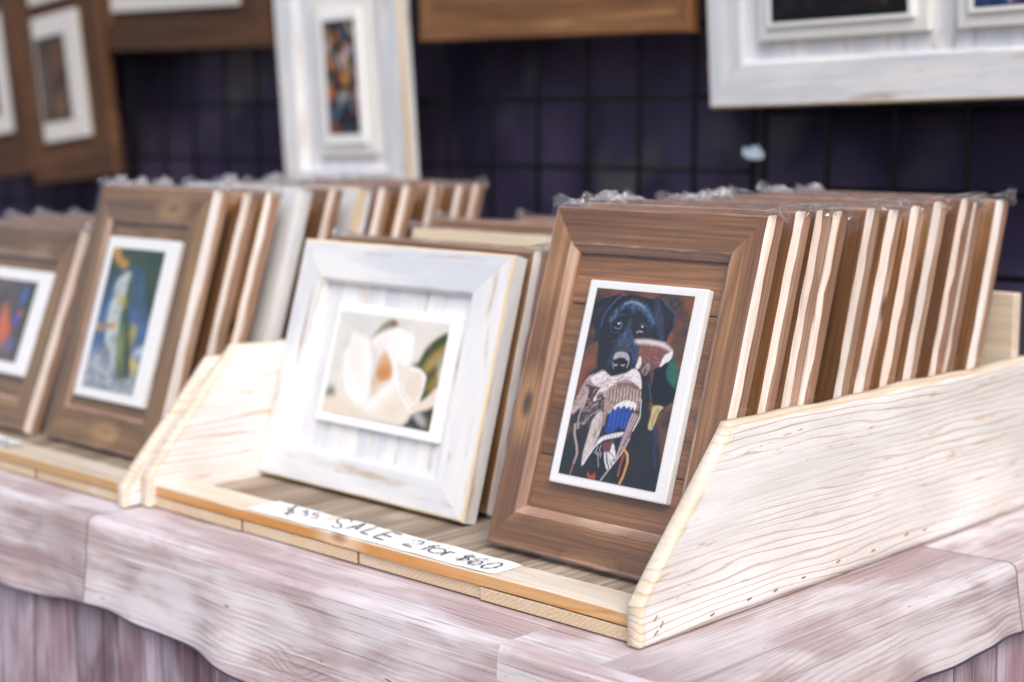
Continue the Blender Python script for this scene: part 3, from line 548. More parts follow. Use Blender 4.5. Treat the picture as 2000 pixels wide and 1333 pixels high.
MAGNOLIA=[
('p',(196,206,206),0.5,8,[(0.0,1.0),(0.193,0.998),(0.16,0.936),(0.06,0.865)]),
('p',(206,214,214),0.6,8,[(0.016,0.674),(0.109,0.666),(0.102,0.527),(0.024,0.514)]),
('p',(222,214,208),0.5,10,[(0.704,0.915),(0.938,0.972),(0.99,0.905),(0.871,0.789),(0.787,0.58)]),
('p',(104,112,74),0.9,2,[(0.331,0.769),(0.39,0.891),(0.434,0.947),(0.503,0.976),(0.556,0.932),(0.489,0.883),(0.402,0.825)]),
('p',(140,92,46),0.8,2,[(0.474,0.964),(0.515,0.973),(0.556,0.932),(0.507,0.897)]),
('p',(64,76,48),1,2,[(0.733,0.592),(0.791,0.613),(0.837,0.751),(0.909,0.854),(1.006,0.923),(1.027,0.782),(0.96,0.632),(1.003,0.393),(0.939,0.305),(0.856,0.256),(0.82,0.51)]),
('p',(176,150,92),0.85,4,[(0.842,0.557),(0.89,0.684),(0.956,0.76),(1.01,0.822),(1.005,0.683),(0.904,0.525)]),
('p',(58,66,42),0.7,3,[(0.881,0.51),(0.962,0.621),(1.003,0.725),(0.996,0.595),(0.908,0.472)]),
('p',(168,140,72),0.7,5,[(0.891,0.404),(0.938,0.477),(0.998,0.585),(0.998,0.424),(0.939,0.359)]),
('p',(52,54,46),1,2,[(0.742,0.004),(0.836,0.143),(1.009,0.255),(1.002,-0.01)]),
('p',(196,198,202),0.8,3,[(0.822,0.134),(0.886,0.153),(0.964,0.084),(0.964,0.03),(0.905,0.049)]),
('p',(110,100,60),0.6,4,[(0.925,0.107),(0.989,0.143),(0.997,0.016)]),
('p',(88,92,70),0.9,4,[(-0.002,0.133),(0.025,0.237),(0.066,0.262),(0.11,0.155)]),
('p',(226,214,198),1,4,[(-0.029,0.122),(0.237,0.175),(0.391,0.127),(0.514,-0.004),(-0.006,-0.001)]),
('p',(233,222,208),0.8,6,[(0.069,0.43),(0.141,0.443),(0.235,0.186),(0.125,0.164)]),
('p',(244,242,239),1,3,[(0.13,0.795),(0.232,0.794),(0.329,0.747),(0.387,0.588),(0.417,0.369),(0.391,0.127),(0.282,0.116),(0.183,0.21),(0.12,0.37),(0.1,0.596),(0.149,0.695)]),
('p',(228,208,188),0.55,10,[(0.161,0.754),(0.221,0.673),(0.282,0.468),(0.245,0.37),(0.19,0.542)]),
('p',(247,246,245),1,2,[(0.34,0.748),(0.402,0.825),(0.489,0.883),(0.578,0.918),(0.678,0.889),(0.737,0.779),(0.745,0.638),(0.712,0.534),(0.59,0.512),(0.439,0.63)]),
('p',(232,228,224),0.6,8,[(0.4,0.836),(0.491,0.872),(0.461,0.745),(0.367,0.663)]),
('p',(218,196,170),1,2,[(0.415,0.379),(0.482,0.398),(0.589,0.429),(0.466,0.255),(0.436,0.238)]),
('p',(236,228,216),1,2,[(0.383,0.114),(0.466,0.255),(0.585,0.422),(0.717,0.337),(0.815,0.171),(0.762,0.009),(0.512,0.007),(0.39,0.014)]),
('p',(246,244,242),0.9,5,[(0.383,0.114),(0.485,0.27),(0.586,0.417),(0.64,0.3),(0.522,0.188),(0.475,0.089)]),
('p',(234,224,211),1,2,[(0.586,0.589),(0.71,0.544),(0.813,0.546),(0.88,0.488),(0.875,0.335),(0.832,0.164),(0.715,0.293),(0.645,0.444)]),
('s',(249,248,246),0.9,0.05,[(0.58,0.565),(0.633,0.42),(0.729,0.274),(0.82,0.172)]),
('s',(249,248,246),0.8,0.02,[(0.732,0.537),(0.82,0.54),(0.878,0.482),(0.873,0.335),(0.838,0.187)]),
('p',(232,220,204),1,2,[(0.824,0.211),(0.914,0.278),(1.003,0.42),(1.013,0.256),(0.921,0.18),(0.833,0.159)]),
('p',(212,166,120),1,2,[(0.474,0.675),(0.541,0.603),(0.58,0.499),(0.566,0.413),(0.463,0.386),(0.434,0.472),(0.447,0.587)]),
('p',(190,122,62),0.7,5,[(0.447,0.497),(0.562,0.518),(0.569,0.425),(0.467,0.395)]),
('s',(204,190,174),0.5,0.014,[(0.132,0.784),(0.1,0.596),(0.122,0.37),(0.185,0.211),(0.287,0.117)]),
('s',(204,190,174),0.5,0.014,[(0.329,0.747),(0.401,0.831),(0.488,0.885),(0.583,0.921),(0.68,0.89)]),
('s',(204,190,174),0.5,0.014,[(0.737,0.779),(0.745,0.638),(0.715,0.545)]),
('s',(204,190,174),0.5,0.014,[(0.344,0.727),(0.389,0.577),(0.415,0.379)]),
('s',(204,190,174),0.5,0.014,[(0.397,0.038),(0.511,0.012),(0.762,0.009),(0.815,0.171)]),
('s',(204,190,174),0.5,0.014,[(0.645,0.444),(0.715,0.293),(0.831,0.169)]),
('s',(204,190,174),0.5,0.014,[(0.449,0.229),(0.535,0.346),(0.586,0.417)]),
('p',(224,216,206),0.6,8,[(0.378,0.721),(0.461,0.745),(0.518,0.666),(0.447,0.587),(0.384,0.576)]),
('p',(222,206,188),0.5,8,[(0.709,0.325),(0.734,0.417),(0.802,0.495),(0.845,0.373),(0.817,0.248)]),
('p',(218,200,178),0.5,9,[(0.548,0.048),(0.611,0.172),(0.701,0.257),(0.716,0.062)]),
('p',(120,120,110),0.6,4,[(0.391,0.42),(0.426,0.381),(0.431,0.326)])]
FISH=[
('p',(74,108,158),0.9,14,[(-0.059,0.634),(0.018,0.785),(0.401,0.84),(0.672,0.821),(0.821,0.597),(1.015,0.531),(1.014,0.382),(0.942,0.195),(0.011,0.177)]),
('p',(160,168,182),0.9,12,[(0.022,0.234),(0.395,0.293),(0.996,0.261),(1.029,-0.007),(-0.067,-0.032)]),
('p',(48,62,62),0.7,8,[(0.021,0.895),(0.248,0.834),(0.139,0.653),(0.009,0.54),(-0.037,0.714)]),
('p',(66,92,130),0.6,10,[(0.439,0.861),(0.672,0.821),(0.821,0.559),(0.587,0.644)]),
('p',(206,152,52),1,3,[(-0.009,1.005),(0.109,1.004),(0.207,0.932),(0.349,0.909),(0.316,0.858),(0.168,0.875),(0.057,0.926)]),
('p',(196,206,208),1,4,[(0.433,0.832),(0.237,0.774),(0.208,0.705),(0.198,0.607),(0.189,0.51),(0.257,0.342),(0.371,0.254),(0.532,0.17),(0.63,0.176),(0.466,0.447),(0.487,0.639)]),
('p',(84,100,58),1,4,[(0.445,0.822),(0.555,0.69),(0.526,0.583),(0.643,0.456),(0.742,0.349),(0.869,0.127),(0.607,0.129),(0.453,0.446),(0.437,0.637)]),
('p',(44,58,44),0.8,4,[(0.463,0.6),(0.576,0.547),(0.73,0.367),(0.846,0.134),(0.775,0.13),(0.652,0.363)]),
('p',(180,170,92),0.9,4,[(0.303,0.65),(0.414,0.67),(0.488,0.582),(0.361,0.59)]),
('p',(150,160,80),0.6,6,[(0.479,0.429),(0.528,0.45),(0.69,0.18),(0.593,0.174)]),
('p',(218,162,60),1,3,[(0.012,0.426),(0.075,0.456),(0.175,0.434),(0.114,0.402)]),
('p',(218,162,60),1,3,[(0.235,0.445),(0.297,0.475),(0.395,0.453),(0.334,0.421)]),
('s',(120,96,70),0.8,0.03,[(0.089,0.43),(0.315,0.449)]),
('p',(178,166,82),0.9,4,[(0.673,0.472),(0.797,0.464),(0.803,0.371),(0.748,0.326)]),
('p',(204,184,92),0.9,4,[(0.804,0.251),(0.939,0.235),(0.97,0.16),(0.898,0.142)]),
('p',(215,222,235),0.8,5,[(0.84,0.289),(0.963,0.347),(1.037,0.319),(0.936,0.276)]),
('h',(220,224,230),0.6,0.01,[(-0.009,0.204),(0.494,0.261),(0.655,0.105),(0.93,0.103),(0.982,-0.01),(0.007,-0.027)],(0.261,-0.007),120,0.09),
('h',(70,80,96),0.6,0.008,[(-0.009,0.204),(0.494,0.261),(0.655,0.105),(0.93,0.103),(0.982,-0.01),(0.007,-0.027)],(0.261,-0.007),90,0.07)]
SALE_STROKES=[[(0.0433,0.0429),(0.0378,0.0387),(0.04,0.0293),(0.0492,0.0262),(0.0565,0.0255),(0.0622,0.0182),(0.0563,0.0151),(0.0488,0.0171)],[(0.0341,0.0468),(0.0624,0.0097)],[(0.0603,0.0332),(0.0606,0.0397),(0.0667,0.0393),(0.0694,0.0301),(0.0769,0.0297),(0.0816,0.0216),(0.0769,0.0171)],[(0.0872,0.0396),(0.0787,0.0386)],[(0.0787,0.0386),(0.0837,0.0311),(0.0895,0.0327),(0.0958,0.0287),(0.0979,0.0218),(0.0925,0.0206)],[(0.1411,0.039),(0.1356,0.046),(0.1268,0.0484),(0.1218,0.0436),(0.1245,0.0329),(0.1319,0.0278),(0.1411,0.0245),(0.1488,0.019),(0.1519,0.0125),(0.1464,0.0106),(0.1388,0.0142)],[(0.159,0.0155),(0.1586,0.046)],[(0.1586,0.046),(0.1711,0.0201)],[(0.1592,0.0242),(0.1673,0.03)],[(0.1789,0.0464),(0.1827,0.0172)],[(0.1827,0.0172),(0.1964,0.0165)],[(0.2052,0.0433),(0.2085,0.0131)],[(0.2052,0.0433),(0.2245,0.0411)],[(0.2074,0.0284),(0.2241,0.0263)],[(0.2085,0.0131),(0.2268,0.0118)],[(0.2519,0.0305),(0.2542,0.0358),(0.2607,0.0376),(0.2657,0.0349),(0.266,0.0281),(0.2539,0.0149)],[(0.2539,0.0149),(0.2705,0.0134)],[(0.2892,0.0365),(0.2839,0.0348),(0.2839,0.0292),(0.285,0.0132)],[(0.2796,0.0282),(0.2891,0.0299)],[(0.3074,0.0273),(0.3096,0.024),(0.3101,0.0205),(0.3089,0.0172),(0.3061,0.0147),(0.3023,0.0135),(0.298,0.0137),(0.2941,0.0154),(0.2911,0.0182),(0.2897,0.0217),(0.2901,0.0252),(0.2922,0.0282),(0.2956,0.0301),(0.2998,0.0306),(0.304,0.0296),(0.3074,0.0273)],[(0.3129,0.0293),(0.3149,0.0125)],[(0.314,0.0199),(0.3139,0.0273),(0.3206,0.0291)],[(0.3471,0.0309),(0.3384,0.0329),(0.3354,0.028),(0.3402,0.0244),(0.3457,0.0234),(0.3489,0.0192),(0.3444,0.0153),(0.3332,0.0163)],[(0.3396,0.0361),(0.3411,0.0097)],[(0.363,0.0351),(0.3554,0.0311),(0.3539,0.0219),(0.3555,0.0134),(0.3596,0.0094),(0.3656,0.0103),(0.368,0.0167),(0.3662,0.0229),(0.3611,0.0236),(0.3584,0.0186),(0.3591,0.0113)],[(0.3859,0.0318),(0.3815,0.0336),(0.3781,0.0303),(0.3744,0.0208),(0.3765,0.0109),(0.3798,0.0082),(0.3848,0.0103),(0.3884,0.0165),(0.388,0.0258),(0.3859,0.0318)]]


def art_dog():
    c = Canvas(300, 464, .131/.203, (92, 62, 46), 3)
    c.blotch((140, 78, 54), 4, .45, .75, .8); c.blotch((38, 36, 38), 5, .48, .72, .85); c.blotch((118, 88, 62), 9, .55, .8, .5)
    c.ops(DOG); c.grain(.14, 1); c.grain(.10, 3); return c
def art_magnolia():
    c = Canvas(210, 136, .2045/.131, (226, 224, 220), 4); c.blotch((204, 206, 204), 4, .4, .8, .6); c.blotch((236, 228, 220), 5, .5, .8, .6); c.ops(MAGNOLIA); c.blotch((214, 206, 194), 14, .6, .9, .2); c.grain(.03, 2); return c
def art_fish():
    c = Canvas(120, 190, .13/.207, (54, 74, 48), 5); c.blotch((40, 56, 40), 4, .4, .7, .8); c.ops(FISH); c.blotch((50, 70, 52), 7, .45, .75, .45); c.grain(.2, 1); c.blotch((58, 70, 60), 16, .55, .8, .4); return c
def art_parrots():
    c = Canvas(150, 100, 1.5, (92, 82, 82), 6)
    c.blotch((60, 66, 48), 3, .4, .7, .9); c.blotch((120, 100, 96), 5, .5, .8, .8)
    c.dab((210, 108, 70), .62, .42, .12, .36, 1, .3); c.dab((206, 96, 66), .70, .34, .08, .16); c.dab((74, 108, 196), .83, .82, .05, .17, 1, -.2)
    c.dab((70, 100, 200), .80, .52, .05, .10); c.dab((220, 110, 80), .85, .60, .035, .05); c.dab((110, 108, 150), .80, .2, .14, .14, .7)
    c.dab((58, 78, 48), .96, .75, .09, .3, .9); c.dab((180, 90, 70), .3, .5, .15, .3); c.dab((80, 110, 190), .2, .6, .08, .2); return c
def art_collage(seed=7, n=70, dark=(40, 44, 50)):
    c = Canvas(70, 160, .43, dark, seed)
    pal = [(196, 110, 50), (216, 160, 76), (150, 72, 46), (92, 122, 148), (186, 190, 210), (60, 84, 104), (30, 32, 40), (206, 120, 70), (70, 60, 54), (168, 158, 132)]
    for i in range(n):
        v = c.rng.random(); k = int(c.rng.integers(0, len(pal)))
        if v > .85: k = [5, 9, 6, 8, 1][i % 5]
        if v < .28: k = [6, 5, 3, 6, 2][i % 5]
        c.dab(pal[k], c.rng.random(), v, c.rng.uniform(.08, .22), c.rng.uniform(.03, .07), .85, c.rng.uniform(-1, 1))
    return c
def art_brown_scene():
    c = Canvas(60, 110, .55, (74, 62, 56), 9); c.blotch((110, 78, 56), 3, .45, .7, .9); c.blotch((48, 42, 40), 5, .45, .7, .8)
    c.dab((50, 56, 60), .5, .97, .7, .1, .9); c.dab((132, 104, 78), .7, .2, .12, .2, .7); c.dab((92, 86, 84), .2, .5, .2, .5, .7); return c
def art_grey_blue():
    c = Canvas(80, 50, 1.5, (112, 124, 134), 10); c.blotch((150, 158, 162), 4, .4, .7, .8); c.blotch((70, 82, 96), 5, .5, .8, .7); return c
def art_night_fire():
    c = Canvas(160, 110, 1.4, (14, 16, 22), 11)
    c.blotch((52, 44, 34), 14, .62, .8, .8); c.blotch((90, 74, 50), 26, .72, .9, .6)
    c.dab((190, 62, 34), .78, .16, .17, .07, 1); c.dab((226, 110, 60), .82, .20, .10, .05, 1); c.dab((150, 44, 28), .70, .22, .16, .06, .9)
    c.dab((12, 14, 20), .5, .0, .8, .09, 1); return c
def art_blue_city():
    c = Canvas(120, 90, 1.3, (34, 52, 96), 12); c.blotch((60, 92, 160), 6, .5, .7, .9); c.blotch((176, 96, 84), 12, .62, .8, .8); c.blotch((24, 34, 62), 7, .5, .75, .8); c.blotch((200, 196, 210), 18, .72, .9, .7); return c
ART = {}
def art_mesh(key, fn, w, h):
    if key in ART: return ART[key]
    c = fn(); nx, ny = c.nx, c.ny
    X = (c.u*w).ravel(); Zc = (c.v*h).ravel()
    vs = np.stack([X, np.zeros_like(X), Zc], 1)
    i = np.arange(ny-1)[:, None]*nx+np.arange(nx-1)[None, :]
    fs = np.stack([i, i+1, i+nx+1, i+nx], -1).reshape(-1, 4)
    me = bpy.data.meshes.new('printed_picture'); me.from_pydata(vs.tolist(), [], fs.tolist()); me.materials.append(M['print'])
    at = me.color_attributes.new('print_colour', 'FLOAT_COLOR', 'POINT')
    col = np.ones((nx*ny, 4), np.float32); col[:, :3] = np.clip(c.c.reshape(-1, 3), 0, 1)
    at.data.foreach_set('color', col.ravel()); ART[key] = me
    return me

# ------------------------------------------------------------------ picture frames
MEM = {}
def member_mesh(L, w, m0, m1, T, seed, mats, oc=(.0035, .0095), ic=.005, wob=1.0):
    """mitred moulding: length along X, across in Z (outer edge at 0), front face at y=0"""
    key = (round(L, 4), w, m0, m1, T, seed, tuple(x.name for x in mats), oc, ic)
    if key in MEM: return MEM[key]
    rng = np.random.default_rng(seed*131+7); NX = 18
    def wave(a, k=5):
        ph = rng.uniform(0, 6.28, k); am = rng.uniform(.3, 1, k)*a/k; fr = rng.uniform(1, 9, k); x = np.linspace(0, 1, NX)
        return sum(am[i]*np.sin(6.28*fr[i]*x+ph[i]) for i in range(k))
    def nz(a): return rng.normal(0, a, NX)
    r = .0012
    prof = [(0, T), (0, oc[1]), (oc[0]-r*.6, r*.5), (oc[0]+r, 0), (w-ic-r, 0), (w-ic+r*.4, r*.35), (w-.0006, ic*.9), (w, ic*1.15), (w, T)]
    jz = [wave(.0006), wave(.0012), wave(.0010)+nz(.0003), wave(.0010)+nz(.0002), wave(.0018), wave(.0022)+nz(.0002), wave(.001)+nz(.0002), wave(.0008), wave(.0004)]
    jy = [0*wave(1), wave(.0024)+nz(.0009)+rng.uniform(-.0025, .0025), wave(.0012), wave(.0006), wave(.0006), wave(.0008), wave(.0012), wave(.0014), 0*wave(1)]
    NP = len(prof); vs = []
    for i in range(NX):
        s = i/(NX-1)
        for k, (z, y) in enumerate(prof):
            zz = z+jz[k][i]*wob; yy = y+jy[k][i]*wob
            xa = zz*m0/w; xb = L-zz*m1/w
            vs.append((xa+(xb-xa)*s, yy, zz))
    fs = []; mi = []
    for i in range(NX-1):
        for k in range(NP):
            a = i*NP+k; b = i*NP+(k+1) % NP
            fs.append((a, b, b+NP, a+NP)); mi.append(1 if (k in (1, 2) and len(mats) > 1) else 2 if (k in (0, 4, 5, 8) and len(mats) > 2) else 0)
    fs.append(tuple(range(NP))); mi.append(0); fs.append(tuple((NX-1)*NP+k for k in range(NP))[::-1]); mi.append(0)
    me = mesh('moulding', vs, fs, list(mats), mi); MEM[key] = me
    return me
def slope(bl, lean, rz=0, roll=0):
    return Matrix.Translation(bl) @ Matrix.Rotation(R(rz), 4, 'Z') @ Matrix.Rotation(R(-lean), 4, 'X') @ Matrix.Rotation(R(roll), 4, 'Y')
BOX = {}
def cbox(name, *a, **k):
    key = (a[:6], tuple(x.name for x in (a[6] if isinstance(a[6], list) else [a[6]])), tuple(sorted(k.items())))
    if key not in BOX: BOX[key] = box_mesh(name, *a, **k)
    return BOX[key]
CRUMP = {}
def sleeve_mesh(W, H, T, seed, fine=False):
    key = ('s', W, H, T, seed, fine)
    if key in CRUMP: return CRUMP[key]
    rng = np.random.default_rng(seed+50); vs = []; fs = []; mi = []
    def grid(fn, nu, nv, mat):
        b = len(vs)
        for j in range(nv):
            for i in range(nu): vs.append(fn(i/(nu-1), j/(nv-1)))
        for j in range(nv-1):
            for i in range(nu-1): fs.append((b+j*nu+i, b+j*nu+i+1, b+(j+1)*nu+i+1, b+(j+1)*nu+i)); mi.append(mat)
    n = lambda a: rng.normal(0, a)
    grid(lambda u, v: (-.002+u*(W+.004), -.0022+n(.0005)-.0006*math.sin(u*9+v*5), -.001+v*(H+.003)), 16, 20, 0)
    if fine:
        vs.clear(); fs.clear(); mi.clear()
        cs = [(0, H), (W, H), (0, 0), (W, 0)]; pp = rng.uniform(0, 6.28, (4, 3)); lp = rng.uniform(0, 6.28, 6)
        def film(u, v):
            x, z = u*W, v*H; d = 0
            for (cx, cz), q in zip(cs, pp):
                rr_ = math.hypot(x-cx, z-cz); an = math.atan2(abs(z-cz)+1e-6, abs(x-cx)+1e-6)
                d += math.sin(an*23+q[0]+math.sin(an*7+q[1])*2)*min(rr_, .03)*.012*math.exp(-rr_/.07)
            d += .00025*math.sin(x*70+lp[0]+2*math.sin(z*13+lp[1]))*max(0, math.sin(z*9+lp[2]))+.0002*math.sin(z*90+lp[3]+2*math.sin(x*11+lp[4]))*max(0, math.sin(x*14+lp[5]))
            return (-.002+u*(W+.004), -.0024-abs(d)*1.2, -.001+v*(H+.003))
        grid(film, 100, 130, 0)
    for x in (-.002, W+.002): grid(lambda u, v: (x+n(.0004), -.0022+u*(T+.004), -.001+v*(H+.003)), 4, 20, 0)
    ea, eb = rng.uniform(.5, 1.3), rng.uniform(.5, 1.2)
    wv = [rng.uniform(0, 6.28) for _ in range(3)]
    def top(u, v):
        ear = ea*math.exp(-((u)/.06)**2)+eb*math.exp(-((1-u)/.05)**2)
        hgt = .0006+.011*ear+.0012*max(0, math.sin(u*17+wv[0]))+.0006*math.sin(u*41+wv[1])
        return (-.002+u*(W+.004)+n(.0006)+v*.010*(math.exp(-((1-u)/.05)**2)-math.exp(-(u/.06)**2)), -.0022+v*(T*.55)+n(.0010)*(v > 0)*(.3+min(ear,1))+.001*math.sin(u*29+wv[2])*v, H+.0015+hgt*v+n(.0007)*(v > 0)*(.25+min(ear,1)))
    grid(top, 34, 4, 1)
    def top2(u, v): p = top(u, v); return (p[0], T+.002-(p[1]+.0022)*.8, p[2])
    grid(top2, 28, 3, 1)
    def earf(sgn):
        def f(u, v):
            x = (W+.002 if sgn > 0 else -.002)+sgn*(v*.006*eb+n(.0012))
            return (x, -.002+u*(T+.003)+n(.0012), H-.004+v*(.016*(eb*1.2 if sgn > 0 else ea))*math.sin(math.pi*(.15+.8*u))+n(.0014))
        return f
    grid(earf(1), 7, 6, 1); grid(earf(-1), 7, 6, 1)
    me = mesh('plastic_sleeve', vs, fs, [M['sleeve'], M['crumple']], mi, smooth=False, recalc=False)
    if fine: me.polygons.foreach_set('use_smooth', np.array(mi) == 0); CRUMP[key] = me
    return me
def tuft_mesh(seed, w=.05, h=.016, d=.018):
    key = ('t', seed, w)
    if key in CRUMP: return CRUMP[key]
    rng = np.random.default_rng(seed+900); vs = []; fs = []; nu, nv = 8, 5
    for j in range(nv):
        for i in range(nu):
            u = i/(nu-1); v = j/(nv-1); e = math.sin(math.pi*min(1, max(0, u)))**.6
            vs.append((u*w+rng.normal(0, .0022), v*d+rng.normal(0, .0016), e*h*math.sin(math.pi*v)**.7*rng.uniform(.55, 1.25)+rng.normal(0, .0006)))
    for j in range(nv-1):
        for i in range(nu-1): fs.append((j*nu+i, j*nu+i+1, (j+1)*nu+i+1, (j+1)*nu+i))
    me = mesh('film_tuft', vs, fs, M['tuft'], recalc=False); CRUMP[key] = me
    return me

def frame(label, W, H, mw, T, wood_m, bl, lean, rz=0, roll=0, group=None, seed=0, boards=None, edge=None, sleeve=False, blocks=(), tuft=None, oc_all=(.0035, .0095), name='picture_frame', ic=.005, wob=1.0, panel_m=None, vertical=False, edge_all=None, cat='picture frame'):
    """mw = widths of the left, right, top and bottom mouldings; blocks = pictures fixed to the panel"""
    t = thing(name, label, cat, slope(bl, lean, rz, roll), group=group)
    l, r_, tp, bt = mw
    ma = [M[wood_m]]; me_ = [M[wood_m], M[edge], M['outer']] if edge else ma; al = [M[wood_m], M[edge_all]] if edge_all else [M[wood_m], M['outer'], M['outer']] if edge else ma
    link('bottom_rail', member_mesh(W, bt, l, r_, T, seed, al, oc=oc_all, ic=ic, wob=wob), t)
    link('top_rail', member_mesh(W, tp, r_, l, T, seed+1, al, oc=oc_all, ic=ic, wob=wob), t, (W, 0, H), (0, math.pi, 0))
    link('side_rail', member_mesh(H, l, tp, bt, T, seed+2, al, oc=oc_all, ic=ic, wob=wob), t, (0, 0, H), (0, math.pi/2, 0))
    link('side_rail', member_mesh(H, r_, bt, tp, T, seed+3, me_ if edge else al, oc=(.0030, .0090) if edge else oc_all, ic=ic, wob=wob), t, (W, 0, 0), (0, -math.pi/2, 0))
    pm = M[panel_m or wood_m]; y0, y1 = T-.0105, T-.0012
    if not boards:
        link('back_panel', cbox('back_panel', l-.004, W-r_+.004, y0, y1, bt-.004, H-tp+.004, pm, bev=.0006, seg=1), t)
    elif vertical:
        e = [l-.004]+list(boards)+[W-r_+.004]
        for a, b in zip(e[:-1], e[1:]):
            o = link('panel_board', cbox('panel_board', 0, H-tp-bt+.008, y0, y1, 0, round(b-a-.0012, 5), pm, bev=.0012, seg=2), t, (a+.0006, 0, H-tp+.004), (0, math.pi/2, 0))
    else:
        e = [bt-.004]+list(boards)+[H-tp+.004]
        for a, b in zip(e[:-1], e[1:]):
            link('panel_board', cbox('panel_board', 0, W-l-r_+.008, y0, y1, 0, round(b-a-.0012, 5), pm, bev=.0012, seg=2), t, (l-.004, 0, a+.0006))
    for bk in blocks:
        x, z, w, h, th, slabs, art = bk           # slabs: nested raised boards (inset, height, material)
        base = None; yy = y0
        for (ins, hh, mt) in slabs:
            nm = 'mount_board' if base is None else 'mount_lip'
            o = link(nm, cbox(nm, 0, round(w-2*ins, 5), -hh, 0, 0, round(h-2*ins, 5), M[mt], bev=.0022 if hh > .006 else .0012, seg=2), t if base is None else base, (x+ins, yy-.0002, z+ins) if base is None else (ins, yy-y0-.0002, ins))
            if base is None: base = o
            yy -= hh
        key, fn, (ax, az, aw, ah) = art
        link('printed_picture', art_mesh(key, fn, aw, ah), base, (ax, yy-y0-.0009, az))
    if sleeve: link('plastic_sleeve', sleeve_mesh(W, H, T, seed % 5, bool(blocks)), t)
    if tuft is not None:
        link('film_tuft', tuft_mesh(seed % 7, tuft[1], tuft[2]), t, (tuft[0], .001, H+.0005))
    return t

# ================================================================== SETTING
g = link('ground', mesh('ground', [(-150, -150, -.77), (150, -150, -.77), (150, 150, -.77), (-150, 150, -.77)], [(0, 1, 2, 3)], M['ground'])); tag(g, kind='structure')

# backdrop cloth with soft folds
nx, nz_ = 220, 30; vs = []; rng = np.random.default_rng(2)
for j in range(nz_):
    for i in range(nx):
        u = i/(nx-1); v = j/(nz_-1); x = -5.2+7.4*u
        y = 1.13+.010*math.sin(x*17+math.sin(x*3)*2)+.007*math.sin(x*41+1+v*2)+.004*math.sin(v*9+x*5)
        vs.append((x, y, -.76+2.7*v))
fs = [(j*nx+i, j*nx+i+1, (j+1)*nx+i+1, (j+1)*nx+i) for j in range(nz_-1) for i in range(nx-1)]
cur = link('backdrop_curtain', mesh('backdrop_curtain', vs, fs, M['curtain'], smooth=True, recalc=False))
tag(cur, 'dark purple cloth backdrop hanging behind the wire grid', 'curtain')
sol = cur.modifiers.new('thickness', 'SOLIDIFY'); sol.thickness = .002

# wire grid panels
def rod(name, a, b, r=.0044, n=8):
    a = Vector(a); b = Vector(b); d = (b-a); L = d.length; q = d.to_track_quat('Z', 'Y')
    key = ('rod', round(L, 4), r)
    if key not in BOX:
        vs = [(r*math.cos(6.2832*k/n), r*math.sin(6.2832*k/n), z) for z in (0, L) for k in range(n)]
        fs = [(k, (k+1) % n, n+(k+1) % n, n+k) for k in range(n)]+[tuple(range(n))[::-1], tuple(range(n, 2*n))]
        BOX[key] = mesh('rod', vs, fs, M['wire'], smooth=True)
    o = link(name, BOX[key]); o.location = a; o.rotation_euler = q.to_euler(); return o
GY = 1.02
def grid_panel(label, xs, zs):
    t = thing('wire_grid_panel', label, 'grid panel', loc=(xs[0], GY, -.76))
    L = t.location
    for x in xs:
        edge = x in (xs[0], xs[-1])
        o = rod('upright_wire', (x, GY, -.76), (x, GY, 1.75), .0060 if edge else .0044); o.parent = t; o.location -= L
    for z in zs:
        o = rod('cross_wire', (xs[0], GY+.006, z), (xs[-1], GY+.006, z)); o.parent = t; o.location -= L
xa = [-.612-.117*i for i in range(16)][::-1]
grid_panel('black wire grid panel hanging behind the left and middle framed pictures', xa, [.402+.119*i for i in range(-9, 12)])
grid_panel('black wire grid panel behind the large white double frame', [-.590+.117*i for i in range(0, 14)], [.495+.119*i for i in range(-9, 11)])
grid_panel('black wire grid panel behind the far left brown frames, beside the middle panel', [xa[0]-.022-.117*i for i in range(0, 14)][::-1], [.402+.119*i for i in range(-9, 12)])
# cable tie where the two panels meet
bm = bmesh.new()
for k in range(14):
    a0 = k/14*6.283; a1 = (k+1)/14*6.283
    q = []
    for a in (a0, a1):
        for z in (-.004, .004): q.append(bm.verts.new((.019*math.cos(a), .008*math.sin(a), z)))
    bm.faces.new((q[0], q[2], q[3], q[1]))
me = bpy.data.meshes.new('tie_band'); bm.to_mesh(me); bm.free(); me.materials.append(M['tie'])
t = thing('cable_tie', 'small pale blue tie joining the two wire grid panels below the white double frame', 'cable tie', loc=(-.601, GY-.004, .428))
t.scale = (.7, .7, 1.5)
link('tie_band', me, t); link('tie_head', box_mesh('tie_head', -.004, .014, -.022, -.008, -.005, .009, M['tie'], .002), t)
link('tie_tail', box_mesh('tie_tail', -.026, -.004, -.020, -.016, -.006, .003, M['tie'], .0012), t, rot=(0, R(12), 0))

